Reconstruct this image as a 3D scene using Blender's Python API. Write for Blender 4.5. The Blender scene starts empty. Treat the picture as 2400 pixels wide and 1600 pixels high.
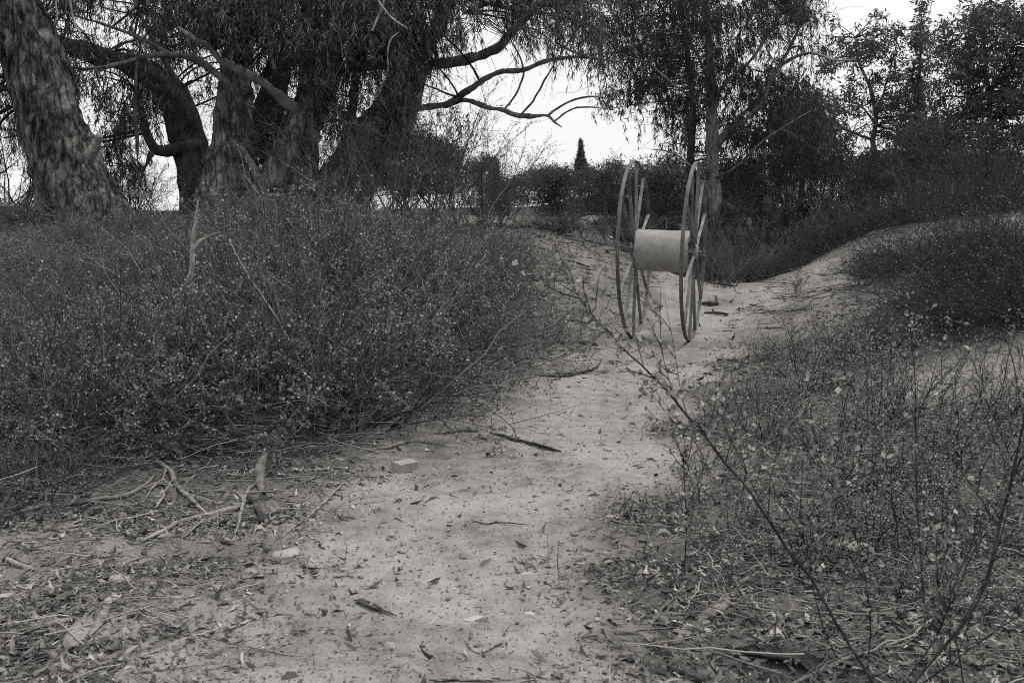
import bpy, math
import numpy as np

# ------------------------------------------------------------------ camera, sky, sun, exposure
SC = bpy.context.scene
COL = SC.collection
rng = np.random.default_rng(11)
W0, H0, F0 = 2400.0, 1600.0, 2333.33          # reference frame and focal length in its pixels (35 mm lens)
EYE = np.array([0.0, 0.0, 1.5])
PITCH = math.atan((800 - 530) / F0)

cam_d = bpy.data.cameras.new("camera")
cam_d.lens = 35.0
cam_d.sensor_width = 36.0
cam_d.clip_start = 0.05
cam_d.clip_end = 2000.0
cam_d.dof.use_dof = True
cam_d.dof.focus_distance = 11.0
cam_d.dof.aperture_fstop = 8.0
cam = bpy.data.objects.new("camera", cam_d)
cam.location = EYE
cam.rotation_euler = (math.pi / 2 - PITCH, 0, 0)
COL.objects.link(cam)
SC.camera = cam

SUN_EL, SUN_AZ = math.radians(72), math.radians(65)    # veiled sun, high, beyond the right bank
world = bpy.data.worlds.new("World")
SC.world = world
world.use_nodes = True
wn, wl = world.node_tree.nodes, world.node_tree.links
wn.clear()
sky = wn.new("ShaderNodeTexSky")
sky.sky_type = 'NISHITA'
sky.sun_disc = False
sky.sun_elevation = SUN_EL
sky.sun_rotation = SUN_AZ
sky.air_density = 1.0
sky.dust_density = 6.0
bw = wn.new("ShaderNodeRGBToBW")
cloud = wn.new("ShaderNodeTexNoise")
cloud.inputs["Scale"].default_value = 2.2
cloud.inputs["Detail"].default_value = 4.0
cmap = wn.new("ShaderNodeMapRange")
cmap.inputs["From Min"].default_value = 0.3
cmap.inputs["From Max"].default_value = 0.7
cmap.inputs["To Min"].default_value = 8.6
cmap.inputs["To Max"].default_value = 9.6
mixw = wn.new("ShaderNodeMix")
mixw.data_type = 'FLOAT'
mixw.inputs[0].default_value = 0.9                     # a closed, bright cloud deck over the clear sky
tint = wn.new("ShaderNodeMix")
tint.data_type = 'RGBA'
tint.blend_type = 'MULTIPLY'
tint.inputs[0].default_value = 1.0
tint.inputs[7].default_value = (1.0, 0.985, 0.965, 1)
bg = wn.new("ShaderNodeBackground")
bg.inputs["Strength"].default_value = 0.1
wo = wn.new("ShaderNodeOutputWorld")
wl.new(sky.outputs[0], bw.inputs[0])
wl.new(cloud.outputs[0], cmap.inputs[0])
wl.new(bw.outputs[0], mixw.inputs[2])
wl.new(cmap.outputs[0], mixw.inputs[3])
wl.new(mixw.outputs[0], tint.inputs[6])
wl.new(tint.outputs[2], bg.inputs[0])
wl.new(bg.outputs[0], wo.inputs[0])

sun_d = bpy.data.lights.new("sun", 'SUN')
sun_d.energy = 1.5
sun_d.angle = math.radians(14)
sun_d.color = (1.0, 0.97, 0.94)
sun = bpy.data.objects.new("sun", sun_d)
sun.rotation_euler = (math.pi / 2 - SUN_EL, 0, math.pi - SUN_AZ)
COL.objects.link(sun)

SC.view_settings.view_transform = 'Standard'
SC.view_settings.look = 'None'
SC.view_settings.exposure = 0.25
SC.view_settings.gamma = 1.0
SC.render.engine = 'CYCLES'
cy = SC.cycles
cy.max_bounces = 4
cy.diffuse_bounces = 2
cy.glossy_bounces = 2
cy.transmission_bounces = 3
cy.transparent_max_bounces = 4
cy.caustics_reflective = False
cy.caustics_refractive = False
cy.use_denoising = False
cy.pixel_filter_type = 'BLACKMAN_HARRIS'
cy.filter_width = 0.95
SC.render.film_transparent = False

# ------------------------------------------------------------------ picture geometry helpers
_cp, _sp = math.cos(PITCH), math.sin(PITCH)
def ray(px, py):
    u = (px - W0 / 2) / F0
    v = (H0 / 2 - py) / F0
    return np.array([u, _cp + v * _sp, -_sp + v * _cp])
def P(px, py, y):
    """point on the line of sight at world depth y"""
    d = ray(px, py)
    return EYE + d * (y / d[1])
def PZ(px, py, z):
    d = ray(px, py)
    return EYE + d * ((z - EYE[2]) / d[2])
def XD(px, y):
    return (px - W0 / 2) / F0 * y * 1.004

# ------------------------------------------------------------------ noise
def _hash(ix, iy, iz, seed):
    h = (ix.astype(np.int64) * 374761393 + iy.astype(np.int64) * 668265263 + iz.astype(np.int64) * 2147483647 + seed * 974711) & 0xffffffff
    h = ((h ^ (h >> 13)) * 1274126177) & 0xffffffff
    h = h ^ (h >> 16)
    return (h & 0xffff) / 65535.0
def vnoise(p, seed=0):
    p = np.asarray(p, float)
    f = np.floor(p)
    t = p - f
    t = t * t * (3 - 2 * t)
    i = f.astype(np.int64)
    out = 0
    for dx in (0, 1):
        wx = t[..., 0] if dx else 1 - t[..., 0]
        for dy in (0, 1):
            wy = t[..., 1] if dy else 1 - t[..., 1]
            for dz in (0, 1):
                wz = t[..., 2] if dz else 1 - t[..., 2]
                out = out + wx * wy * wz * _hash(i[..., 0] + dx, i[..., 1] + dy, i[..., 2] + dz, seed)
    return out * 2 - 1
def fbm2(x, y, scale, octs=3, seed=0):
    s, a = 0, 1.0
    p = np.stack([x / scale, y / scale, np.zeros_like(x) + 0.37], -1)
    for o in range(octs):
        s = s + a * vnoise(p * 2 ** o + 13.7 * o, seed + o)
        a *= 0.5
    return s
def smooth(a, b, x):
    t = np.clip((x - a) / (b - a), 0, 1)
    return t * t * (3 - 2 * t)
def unit(v):
    return v / np.maximum(np.linalg.norm(v, axis=-1, keepdims=True), 1e-9)

# ------------------------------------------------------------------ terrain: a shallow gully between two banks
CP = []
for a in [(100, 1580, 0), (700, 1590, 0), (1200, 1590, 0), (1700, 1590, 0), (2300, 1590, .02), (0, 1300, .03), (600, 1250, 0),
          (1200, 1200, 0), (1700, 1200, .02), (2350, 1200, .1), (400, 1080, .06), (900, 1080, 0), (1300, 1000, 0), (1650, 1000, .03),
          (2000, 1050, .12), (1400, 900, .02), (1650, 880, .06), (1550, 795, .11), (1450, 800, .12), (1720, 790, .14), (1680, 700, .22),
          (1750, 655, .38), (1640, 665, .3)]:
    CP.append(PZ(*a))
for a in [(1300, 640, 13.5), (1270, 562, 15), (1400, 770, 13), (1370, 640, 14.5), (1440, 572, 17), (1200, 535, 19), (1350, 532, 21),
          (1100, 527, 24), (0, 900, 7.5), (200, 700, 10), (100, 560, 12.5), (200, 515, 14), (600, 530, 15.5), (900, 545, 16),
          (500, 800, 8.8), (900, 800, 9.3), (1150, 850, 9.3), (1150, 700, 12), (700, 620, 12.5), (700, 960, 7.4),
          (1800, 705, 14.3), (1900, 622, 15.5), (2050, 543, 17), (2160, 565, 14), (2400, 650, 9.5), (2250, 880, 7.4), (2400, 830, 7.2),
          (2000, 850, 9.2), (1850, 900, 8.6), (2200, 720, 10.5), (2300, 540, 18), (1800, 620, 20)]:
    CP.append(P(*a))
for a in [(-25, 30, 1.8), (0, 34, 1.7), (6.5, 29, 1.2), (14, 30, 1.8), (28, 30, 2.1), (-12, 22, 1.7), (-14, 12, 1.75), (14, 12, 1.8),
          (12, 5, 1.2), (-12, 4, .5), (-4, 1, 0), (0, 0.5, 0), (4, 1, .05), (0, -6, 0), (-8, -6, 0), (8, -6, .2), (5, 22, .75),
          (-30, 50, 2), (0, 55, 1.9), (30, 50, 2.2)]:
    CP.append(np.array(a, float))
CP = np.array(CP)
def _k(r2):
    return np.where(r2 > 1e-9, 0.5 * r2 * np.log(np.maximum(r2, 1e-9)), 0)
_n = len(CP)
_A = np.zeros((_n + 3, _n + 3))
_A[:_n, :_n] = _k(((CP[:, None, :2] - CP[None, :, :2]) ** 2).sum(-1)) + np.eye(_n) * 0.6
_A[:_n, _n] = 1
_A[:_n, _n + 1:] = CP[:, :2]
_A[_n:, :_n] = _A[:_n, _n:].T
_w = np.linalg.solve(_A, np.concatenate([CP[:, 2], [0, 0, 0]]))
# the trodden path: world points and half widths
PATH = np.array([list(PZ(px, py, 0)[:2]) + [w] for px, py, w in
                 [(960, 1750, .62), (990, 1590, .62), (1030, 1400, .66), (1130, 1200, .72), (1300, 1010, .78), (1470, 900, .7)]] +
                [[XD(1560, 12), 12, .62], [XD(1640, 16), 16, .5], [XD(1690, 19), 19, .45], [XD(1760, 23), 23, .4]])
def path_dist(x, y):
    """signed distance in metres outside the edge of the bare track"""
    best = np.full(np.shape(x), 1e9)
    for a, b in zip(PATH[:-1], PATH[1:]):
        d = b[:2] - a[:2]
        t = np.clip(((x - a[0]) * d[0] + (y - a[1]) * d[1]) / (d @ d), 0, 1)
        r = np.hypot(x - a[0] - t * d[0], y - a[1] - t * d[1]) - (a[2] + t * (b[2] - a[2]))
        best = np.minimum(best, r)
    return best
def gz(x, y, fine=True):
    x = np.asarray(x, float)
    y = np.asarray(y, float)
    sh = x.shape
    xf, yf = x.ravel(), y.ravel()
    xc, yc = np.clip(xf, -26, 28), np.clip(yf, -6, 52)
    z = np.empty_like(xf)
    for s in range(0, len(xf), 20000):
        e = s + 20000
        q = np.stack([xc[s:e], yc[s:e]], -1)
        z[s:e] = _k(((q[:, None] - CP[None, :, :2]) ** 2).sum(-1)) @ _w[:_n] + _w[_n] + q @ _w[_n + 1:]
    far = smooth(38, 52, yf)
    z = z * (1 - far) + 1.9 * far
    off = smooth(0.0, 1.2, path_dist(xf, yf))
    z = z + (1 - off) * (fbm2(xf, yf * .22, .2, 2, 51) * .012 - .02 * np.maximum(0, -.25 - fbm2(xf, yf, .24, 1, 57)) )
    z = z + fbm2(xf, yf, 1.7, 3, 3) * (.02 + .05 * off) * smooth(2, 5, yf) + fbm2(xf, yf, .45, 2, 9) * .016
    rill = np.abs(fbm2(xf * 1.0 + .5 * fbm2(xf, yf, 1.1, 2, 15), yf * .45, .55, 2, 31))
    z = z - .07 * np.maximum(0, .35 - rill) * off * smooth(8, 12, yf) * smooth(30, 24, yf)
    if fine:
        z = z + fbm2(xf, yf, .11, 3, 21) * .008 * (1 - .7 * smooth(12, 20, yf))
    return z.reshape(sh)
def G(px, py):
    """where the line of sight meets the ground"""
    d = ray(px, py)
    t = np.concatenate([np.linspace(1.5, 12, 1200), np.linspace(12.02, 60, 1500)])
    q = EYE + t[:, None] * d
    below = q[:, 2] < gz(q[:, 0], q[:, 1])
    k = int(np.argmax(below)) if below.any() else len(t) - 1
    p = q[k].copy()
    p[2] = gz(p[0:1], p[1:2])[0]
    return p

# ------------------------------------------------------------------ mesh building
class Acc:
    """collects vertices, quads and triangles; one mesh in the end"""
    def __init__(s):
        s.v, s.q, s.t, s.n = [], [], [], 0
    def add(s, v, q=None, t=None):
        v = np.asarray(v, float).reshape(-1, 3)
        if q is not None and len(q):
            s.q.append(np.asarray(q, np.int64).reshape(-1, 4) + s.n)
        if t is not None and len(t):
            s.t.append(np.asarray(t, np.int64).reshape(-1, 3) + s.n)
        s.v.append(v)
        s.n += len(v)
    def tubes(s, Pm, R, sides=3, cap=False):
        """Pm [M,N,3], R [M,N]"""
        Pm = np.asarray(Pm, float)
        R = np.asarray(R, float)
        M, N = Pm.shape[:2]
        T = unit(np.gradient(Pm, axis=1))
        ref = np.where(np.abs(unit(Pm[:, -1] - Pm[:, 0])[:, 2:3]) > .8, np.array([[1.0, .2, 0]]), np.array([[.1, .1, 1.0]]))[:, None, :]
        A = unit(np.cross(T, ref + 0 * T))
        B = np.cross(T, A)
        th = np.arange(sides) * 2 * math.pi / sides
        V = Pm[:, :, None] + R[:, :, None, None] * (np.cos(th)[None, None, :, None] * A[:, :, None] + np.sin(th)[None, None, :, None] * B[:, :, None])
        idx = np.arange(M * N * sides).reshape(M, N, sides)
        a, b = idx[:, :-1], idx[:, 1:]
        q = np.stack([a, np.roll(a, -1, 2), np.roll(b, -1, 2), b], -1).reshape(-1, 4)
        s.add(V, q)
        if cap:
            base = s.n
            C = Pm[:, [0, -1]]
            s.add(C)
            off = base - M * N * sides
            ci = np.arange(2 * M).reshape(M, 2) + base
            for e, col in ((0, 0), (N - 1, 1)):
                r = idx[:, e] + off
                tt = np.stack([r, np.roll(r, -1, 1), np.repeat(ci[:, col][:, None], sides, 1)], -1).reshape(-1, 3)
                s.t.append(tt)
    def leaves(s, p, d, nrm, L, Wd, fold=.15, wide=.45):
        """one kite-shaped quad each"""
        p, d = np.asarray(p), unit(np.asarray(d))
        side = unit(np.cross(d, nrm))
        up = np.cross(side, d)
        L = np.broadcast_to(L, len(p))[:, None]
        Wd = np.broadcast_to(Wd, len(p))[:, None]
        m = p + d * L * wide + up * Wd * fold
        V = np.stack([p, m + side * Wd * .5, p + d * L, m - side * Wd * .5], 1)
        s.add(V, np.arange(len(p) * 4).reshape(-1, 4))
    def mesh(s, name, mat, smooth_shade=True):
        me = bpy.data.meshes.new(name)
        v = np.concatenate(s.v) if s.v else np.zeros((0, 3))
        q = np.concatenate(s.q) if s.q else np.zeros((0, 4), np.int64)
        t = np.concatenate(s.t) if s.t else np.zeros((0, 3), np.int64)
        me.vertices.add(len(v))
        me.vertices.foreach_set("co", v.astype(np.float32).ravel())
        me.loops.add(q.size + t.size)
        me.loops.foreach_set("vertex_index", np.concatenate([q.ravel(), t.ravel()]).astype(np.int32))
        me.polygons.add(len(q) + len(t))
        st = np.concatenate([np.arange(len(q)) * 4, q.size + np.arange(len(t)) * 3]).astype(np.int32)
        me.polygons.foreach_set("loop_start", st)
        me.polygons.foreach_set("use_smooth", np.full(len(st), smooth_shade))
        me.update(calc_edges=True)
        me.materials.append(mat)
        return me
    def obj(s, name, mat, parent=None, smooth_shade=True):
        return link(name, s.mesh(name, mat, smooth_shade), parent)
def link(name, me, parent=None):
    o = bpy.data.objects.new(name, me)
    COL.objects.link(o)
    if parent:
        o.parent = parent
    return o
def tag(o, label=None, cat=None, group=None, kind=None):
    if label: o["label"] = label
    if cat: o["category"] = cat
    if group: o["group"] = group
    if kind: o["kind"] = kind
    return o
def empty(name, loc, label, cat, group=None):
    o = bpy.data.objects.new(name, None)
    o.empty_display_size = .2
    o.location = loc
    COL.objects.link(o)
    return tag(o, label, cat, group)
def local(acc_pts, loc):
    return np.asarray(acc_pts) - np.asarray(loc)
def catmull(pts, n):
    pts = np.asarray(pts, float)
    if len(pts) < 3:
        t = np.linspace(0, 1, n)[:, None]
        return pts[0] + (pts[-1] - pts[0]) * t
    e = np.concatenate([[2 * pts[0] - pts[1]], pts, [2 * pts[-1] - pts[-2]]])
    u = np.linspace(0, len(pts) - 1, n)
    i = np.minimum(u.astype(int), len(pts) - 2)
    t = (u - i)[:, None]
    a, b, c, d = e[i], e[i + 1], e[i + 2], e[i + 3]
    return .5 * (2 * b + (c - a) * t + (2 * a - 5 * b + 4 * c - d) * t ** 2 + (3 * b - a - 3 * c + d) * t ** 3)

# ------------------------------------------------------------------ materials (a monochrome world with a faint warm tone)
def g(v):
    return (v, v * .972, v * .942, 1)
def new_mat(name):
    m = bpy.data.materials.new(name)
    m.use_nodes = True
    m.node_tree.nodes.clear()
    return m, m.node_tree.nodes, m.node_tree.links
def ramp(n, stops):
    r = n.new("ShaderNodeValToRGB")
    el = r.color_ramp.elements
    while len(el) < len(stops):
        el.new(.5)
    for e, (p, v) in zip(el, stops):
        e.position = p
        e.color = g(v)
    return r
def leaf_mat(name, lo, hi, trans=.25, gloss=0.0):
    m, n, l = new_mat(name)
    geo = n.new("ShaderNodeNewGeometry")
    r = ramp(n, [(0, lo), (.6, lo + (hi - lo) * .25), (.85, lo + (hi - lo) * .55), (1, hi)])
    l.new(geo.outputs["Random Per Island"], r.inputs[0])
    df = n.new("ShaderNodeBsdfDiffuse")
    tr = n.new("ShaderNodeBsdfTranslucent")
    mx = n.new("ShaderNodeMixShader")
    mx.inputs[0].default_value = trans
    l.new(r.outputs[0], df.inputs[0])
    l.new(r.outputs[0], tr.inputs[0])
    l.new(df.outputs[0], mx.inputs[1])
    l.new(tr.outputs[0], mx.inputs[2])
    out = n.new("ShaderNodeOutputMaterial")
    if gloss:
        gl = n.new("ShaderNodeBsdfGlossy")
        gl.inputs["Roughness"].default_value = .45
        m2 = n.new("ShaderNodeMixShader")
        m2.inputs[0].default_value = gloss
        l.new(mx.outputs[0], m2.inputs[1])
        l.new(gl.outputs[0], m2.inputs[2])
        l.new(m2.outputs[0], out.inputs[0])
    else:
        l.new(mx.outputs[0], out.inputs[0])
    return m
def twig_mat(name, lo, hi):
    m, n, l = new_mat(name)
    geo = n.new("ShaderNodeNewGeometry")
    r = ramp(n, [(0, lo), (.75, (lo * 2 + hi) / 3), (1, hi)])
    l.new(geo.outputs["Random Per Island"], r.inputs[0])
    df = n.new("ShaderNodeBsdfDiffuse")
    l.new(r.outputs[0], df.inputs[0])
    out = n.new("ShaderNodeOutputMaterial")
    l.new(df.outputs[0], out.inputs[0])
    return m
def bark_mat(name, lo, mid, hi, scale=3.0, stretch=.16, bump=.6, dist=.03, cracks=0):
    m, n, l = new_mat(name)
    tc = n.new("ShaderNodeTexCoord")
    mp = n.new("ShaderNodeMapping")
    mp.inputs["Scale"].default_value = (1, 1, stretch)
    l.new(tc.outputs["Object"], mp.inputs[0])
    n1 = n.new("ShaderNodeTexNoise")
    n1.inputs["Scale"].default_value = scale * 5
    n1.inputs["Detail"].default_value = 7
    n1.inputs["Roughness"].default_value = .65
    l.new(mp.outputs[0], n1.inputs[0])
    n2 = n.new("ShaderNodeTexNoise")
    n2.inputs["Scale"].default_value = scale
    n2.inputs["Detail"].default_value = 4
    l.new(tc.outputs["Object"], n2.inputs[0])
    n4 = n.new("ShaderNodeTexNoise")
    n4.inputs["Scale"].default_value = scale * 11
    n4.inputs["Detail"].default_value = 5
    n4.inputs["Roughness"].default_value = .75
    mp4 = n.new("ShaderNodeMapping")
    mp4.inputs["Scale"].default_value = (1, 1, min(1, stretch * 2.2))
    l.new(tc.outputs["Object"], mp4.inputs[0])
    l.new(mp4.outputs[0], n4.inputs[0])
    fa = n.new("ShaderNodeMath")
    fa.operation = 'MULTIPLY_ADD'
    fa.inputs[1].default_value = .45
    l.new(n4.outputs[0], fa.inputs[0])
    fb = n.new("ShaderNodeMath")
    fb.operation = 'MULTIPLY'
    fb.inputs[1].default_value = .55
    l.new(n1.outputs[0], fb.inputs[0])
    l.new(fb.outputs[0], fa.inputs[2])
    mx = n.new("ShaderNodeMath")
    mx.operation = 'MULTIPLY_ADD'
    mx.inputs[1].default_value = .65
    l.new(fa.outputs[0], mx.inputs[0])
    m3 = n.new("ShaderNodeMath")
    m3.operation = 'MULTIPLY'
    m3.inputs[1].default_value = .35
    l.new(n2.outputs[0], m3.inputs[0])
    l.new(m3.outputs[0], mx.inputs[2])
    r = ramp(n, [(.42, lo), (.5, mid), (.58, hi)])
    l.new(mx.outputs[0], r.inputs[0])
    bs = n.new("ShaderNodeBsdfDiffuse")
    if cracks:
        wv = n.new("ShaderNodeMix")
        wv.data_type = 'VECTOR'
        wv.inputs[0].default_value = .1
        l.new(tc.outputs["Object"], wv.inputs[4])
        l.new(n2.outputs["Color"], wv.inputs[5])
        mc = n.new("ShaderNodeMapping")
        mc.inputs["Scale"].default_value = (1, 1, .28)
        l.new(wv.outputs[1], mc.inputs[0])
        vo = n.new("ShaderNodeTexVoronoi")
        vo.feature = 'DISTANCE_TO_EDGE'
        vo.inputs["Scale"].default_value = cracks
        l.new(mc.outputs[0], vo.inputs[0])
        cr = n.new("ShaderNodeMapRange")
        cr.inputs["From Min"].default_value = .0
        cr.inputs["From Max"].default_value = .16
        cr.inputs["To Min"].default_value = .3
        l.new(vo.outputs[0], cr.inputs[0])
        sc_ = n.new("ShaderNodeVectorMath")
        sc_.operation = 'SCALE'
        l.new(r.outputs[0], sc_.inputs[0])
        l.new(cr.outputs[0], sc_.inputs["Scale"])
        l.new(sc_.outputs[0], bs.inputs[0])
    else:
        l.new(r.outputs[0], bs.inputs[0])
    bp = n.new("ShaderNodeBump")
    bp.inputs["Strength"].default_value = bump
    bp.inputs["Distance"].default_value = dist
    l.new(fa.outputs[0], bp.inputs["Height"])
    l.new(bp.outputs[0], bs.inputs["Normal"])
    out = n.new("ShaderNodeOutputMaterial")
    l.new(bs.outputs[0], out.inputs[0])
    return m
def stone_mat(name, lo, hi, scale=12):
    return bark_mat(name, lo, (lo + hi) / 2, hi, scale, 1.0, .5, .01)

M = {}
M['gum_leaf'] = leaf_mat('gum_leaf', .035, .2, .25, .08)
M['gum_leaf_far'] = leaf_mat('gum_leaf_far', .045, .2, .3)
M['far_leaf'] = leaf_mat('far_leaf', .06, .22, .38)
M['salt_leaf'] = leaf_mat('salt_leaf', .06, .6, .25, .04)
M['tama_leaf'] = leaf_mat('tama_leaf', .04, .22, .25)
M['feather_leaf'] = leaf_mat('feather_leaf', .08, .26, .25)
M['round_leaf'] = leaf_mat('round_leaf', .16, .6, .35, .05)
M['litter'] = leaf_mat('litter', .08, .55, .08)
M['litter_dark'] = leaf_mat('litter_dark', .05, .2, .08)
M['twig'] = twig_mat('twig', .05, .28)
M['grey_twig'] = twig_mat('grey_twig', .08, .3)
M['dark_twig'] = twig_mat('dark_twig', .025, .09)
M['wiry_twig'] = twig_mat('wiry_twig', .03, .12)
M['dry_twig'] = twig_mat('dry_twig', .14, .5)
M['bark'] = bark_mat('bark', .03, .15, .34, 3.0, .2, 1.0, .12, 9)
M['bark_old'] = bark_mat('bark_old', .08, .32, .56, 3.0, .16, 1.0, .12, 8)
M['bark_pale'] = bark_mat('bark_pale', .09, .22, .38, 3.2, .16, .9, .05)
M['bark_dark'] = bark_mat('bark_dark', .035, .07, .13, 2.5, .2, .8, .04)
M['limb'] = bark_mat('limb', .06, .13, .24, 3, .3, .6, .03)
M['limb_pale'] = bark_mat('limb_pale', .16, .3, .45, 3, .3, .5, .02)
M['dead_wood'] = bark_mat('dead_wood', .13, .26, .38, 9, .3, .6, .01)
M['dead_dark'] = bark_mat('dead_dark', .03, .06, .12, 9, .3, .6, .01)
M['bark_strip'] = bark_mat('bark_strip', .12, .22, .33, 10, .4, .5, .006)
M['stone'] = stone_mat('stone', .28, .5)
M['brick'] = stone_mat('brick', .26, .4, 30)
M['sand_stone'] = stone_mat('sand_stone', .28, .42, 8)

def ground_mat():
    m, n, l = new_mat('dry_earth')
    tc = n.new("ShaderNodeTexCoord")
    def noise(scale, detail, rough=.6, vec=None):
        t = n.new("ShaderNodeTexNoise")
        t.inputs["Scale"].default_value = scale
        t.inputs["Detail"].default_value = detail
        t.inputs["Roughness"].default_value = rough
        l.new(vec or tc.outputs["Object"], t.inputs[0])
        return t
    def math_(op, a, b, c=None):
        t = n.new("ShaderNodeMath")
        t.operation = op
        for i, v in enumerate((a, b, c)):
            if v is None: continue
            if isinstance(v, (int, float)): t.inputs[i].default_value = v
            else: l.new(v, t.inputs[i])
        return t.outputs[0]
    big = noise(.9, 5)
    med = noise(7, 6, .65)
    fine = noise(70, 4, .7)
    grit = n.new("ShaderNodeTexVoronoi")
    grit.inputs["Scale"].default_value = 95
    l.new(tc.outputs["Object"], grit.inputs[0])
    s = math_('MULTIPLY_ADD', big.outputs[0], .45, math_('MULTIPLY_ADD', med.outputs[0], .35, math_('MULTIPLY', fine.outputs[0], .28)))
    dust = ramp(n, [(.42, .14), (.5, .24), (.57, .33), (.66, .43)])
    l.new(s, dust.inputs[0])
    soil = ramp(n, [(.4, .06), (.53, .12), (.68, .22)])
    l.new(s, soil.inputs[0])
    at = n.new("ShaderNodeAttribute")
    at.attribute_name = "humus"
    f = math_('ADD', at.outputs["Fac"], math_('MULTIPLY_ADD', med.outputs[0], .7, -.35))
    cl = n.new("ShaderNodeClamp")
    l.new(f, cl.inputs[0])
    mx = n.new("ShaderNodeMix")
    mx.data_type = 'RGBA'
    l.new(cl.outputs[0], mx.inputs[0])
    l.new(dust.outputs[0], mx.inputs[6])
    l.new(soil.outputs[0], mx.inputs[7])
    # dark crumbs of bark and seed strewn in the dust
    gm = n.new("ShaderNodeMapRange")
    gm.inputs["From Min"].default_value = .08
    gm.inputs["From Max"].default_value = .2
    gm.inputs["To Min"].default_value = .62
    gm.inputs["To Max"].default_value = 1
    l.new(grit.outputs["Distance"], gm.inputs[0])
    pick = n.new("ShaderNodeMapRange")
    pick.inputs["From Min"].default_value = .5
    pick.inputs["From Max"].default_value = .62
    l.new(noise(16, 3).outputs[0], pick.inputs[0])
    mul = math_('SUBTRACT', 1.0, math_('MULTIPLY', math_('SUBTRACT', 1.0, gm.outputs[0]), pick.outputs[0]))
    vm = n.new("ShaderNodeVectorMath")
    vm.operation = 'SCALE'
    l.new(mx.outputs[2], vm.inputs[0])
    l.new(mul, vm.inputs["Scale"])
    # drying cracks in the crust
    ck = n.new("ShaderNodeTexVoronoi")
    ck.feature = 'DISTANCE_TO_EDGE'
    ck.inputs["Scale"].default_value = 13
    wv = n.new("ShaderNodeMix")
    wv.data_type = 'VECTOR'
    wv.inputs[0].default_value = .12
    l.new(tc.outputs["Object"], wv.inputs[4])
    l.new(noise(9, 3).outputs["Color"], wv.inputs[5])
    l.new(wv.outputs[1], ck.inputs[0])
    cm = n.new("ShaderNodeMapRange")
    cm.inputs["From Min"].default_value = 0
    cm.inputs["From Max"].default_value = .035
    l.new(ck.outputs[0], cm.inputs[0])
    crk = math_('MULTIPLY', math_('SUBTRACT', 1.0, cm.outputs[0]), math_('GREATER_THAN', big.outputs[0], .6))
    h = math_('ADD', math_('MULTIPLY', med.outputs[0], 1.0), math_('MULTIPLY_ADD', fine.outputs[0], .45, math_('MULTIPLY', crk, -.25)))
    bp = n.new("ShaderNodeBump")
    bp.inputs["Strength"].default_value = .85
    bp.inputs["Distance"].default_value = .025
    l.new(h, bp.inputs["Height"])
    bs = n.new("ShaderNodeBsdfDiffuse")
    l.new(vm.outputs[0], bs.inputs[0])
    l.new(bp.outputs[0], bs.inputs["Normal"])
    out = n.new("ShaderNodeOutputMaterial")
    l.new(bs.outputs[0], out.inputs[0])
    return m
M['ground'] = ground_mat()

def steel_mat(name, lo, hi, rust):
    m, n, l = new_mat(name)
    tc = n.new("ShaderNodeTexCoord")
    a = n.new("ShaderNodeTexNoise")
    a.inputs["Scale"].default_value = 6
    a.inputs["Detail"].default_value = 8
    a.inputs["Roughness"].default_value = .7
    l.new(tc.outputs["Object"], a.inputs[0])
    b = n.new("ShaderNodeTexNoise")
    b.inputs["Scale"].default_value = 55
    b.inputs["Detail"].default_value = 5
    l.new(tc.outputs["Object"], b.inputs[0])
    ad = n.new("ShaderNodeMath")
    ad.operation = 'MULTIPLY_ADD'
    ad.inputs[1].default_value = .35
    l.new(b.outputs[0], ad.inputs[0])
    l.new(a.outputs[0], ad.inputs[2])
    r = ramp(n, [(.44, rust), (.55, lo), (.7, (lo + hi) / 2), (.85, hi)])
    l.new(ad.outputs[0], r.inputs[0])
    bs = n.new("ShaderNodeBsdfPrincipled")
    bs.inputs["Roughness"].default_value = .62
    bs.inputs["Metallic"].default_value = 0.0
    l.new(r.outputs[0], bs.inputs["Base Color"])
    bp = n.new("ShaderNodeBump")
    bp.inputs["Strength"].default_value = .25
    bp.inputs["Distance"].default_value = .004
    l.new(b.outputs[0], bp.inputs["Height"])
    l.new(bp.outputs[0], bs.inputs["Normal"])
    out = n.new("ShaderNodeOutputMaterial")
    l.new(bs.outputs[0], out.inputs[0])
    return m
M['drum'] = steel_mat('drum_steel', .22, .35, .09)
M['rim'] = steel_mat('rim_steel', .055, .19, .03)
M['tread'] = steel_mat('tread_shade_steel', .05, .17, .03)
M['spoke'] = steel_mat('spoke_steel', .09, .27, .035)

# ------------------------------------------------------------------ the ground
def ground():
    nx, ny = 400, 470
    u = np.linspace(-1, 1, nx)
    xs = np.sinh(u * 7.3) / math.sinh(7.3) * 460
    xs = np.where(np.abs(u) < 2, .9 * np.sinh(u * 6.9), xs)
    w = np.linspace(-1, 1, ny)
    ys = 5.2 + 1.25 * np.sinh(w * 6.4)
    ys = ys[ys > -40]
    X, Y = np.meshgrid(xs, ys)
    Z = gz(X, Y)
    V = np.stack([X, Y, Z], -1).reshape(-1, 3)
    idx = np.arange(len(V)).reshape(X.shape)
    q = np.stack([idx[:-1, :-1], idx[:-1, 1:], idx[1:, 1:], idx[1:, :-1]], -1)
    a = Acc()
    a.add(V, q)
    o = a.obj('ground', M['ground'])
    at = o.data.attributes.new("humus", 'FLOAT', 'POINT')
    pd = path_dist(X, Y).ravel()
    at.data.foreach_set("value", humus(X.ravel(), Y.ravel(), pd).astype(np.float32))
    tag(o, kind='structure')
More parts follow.
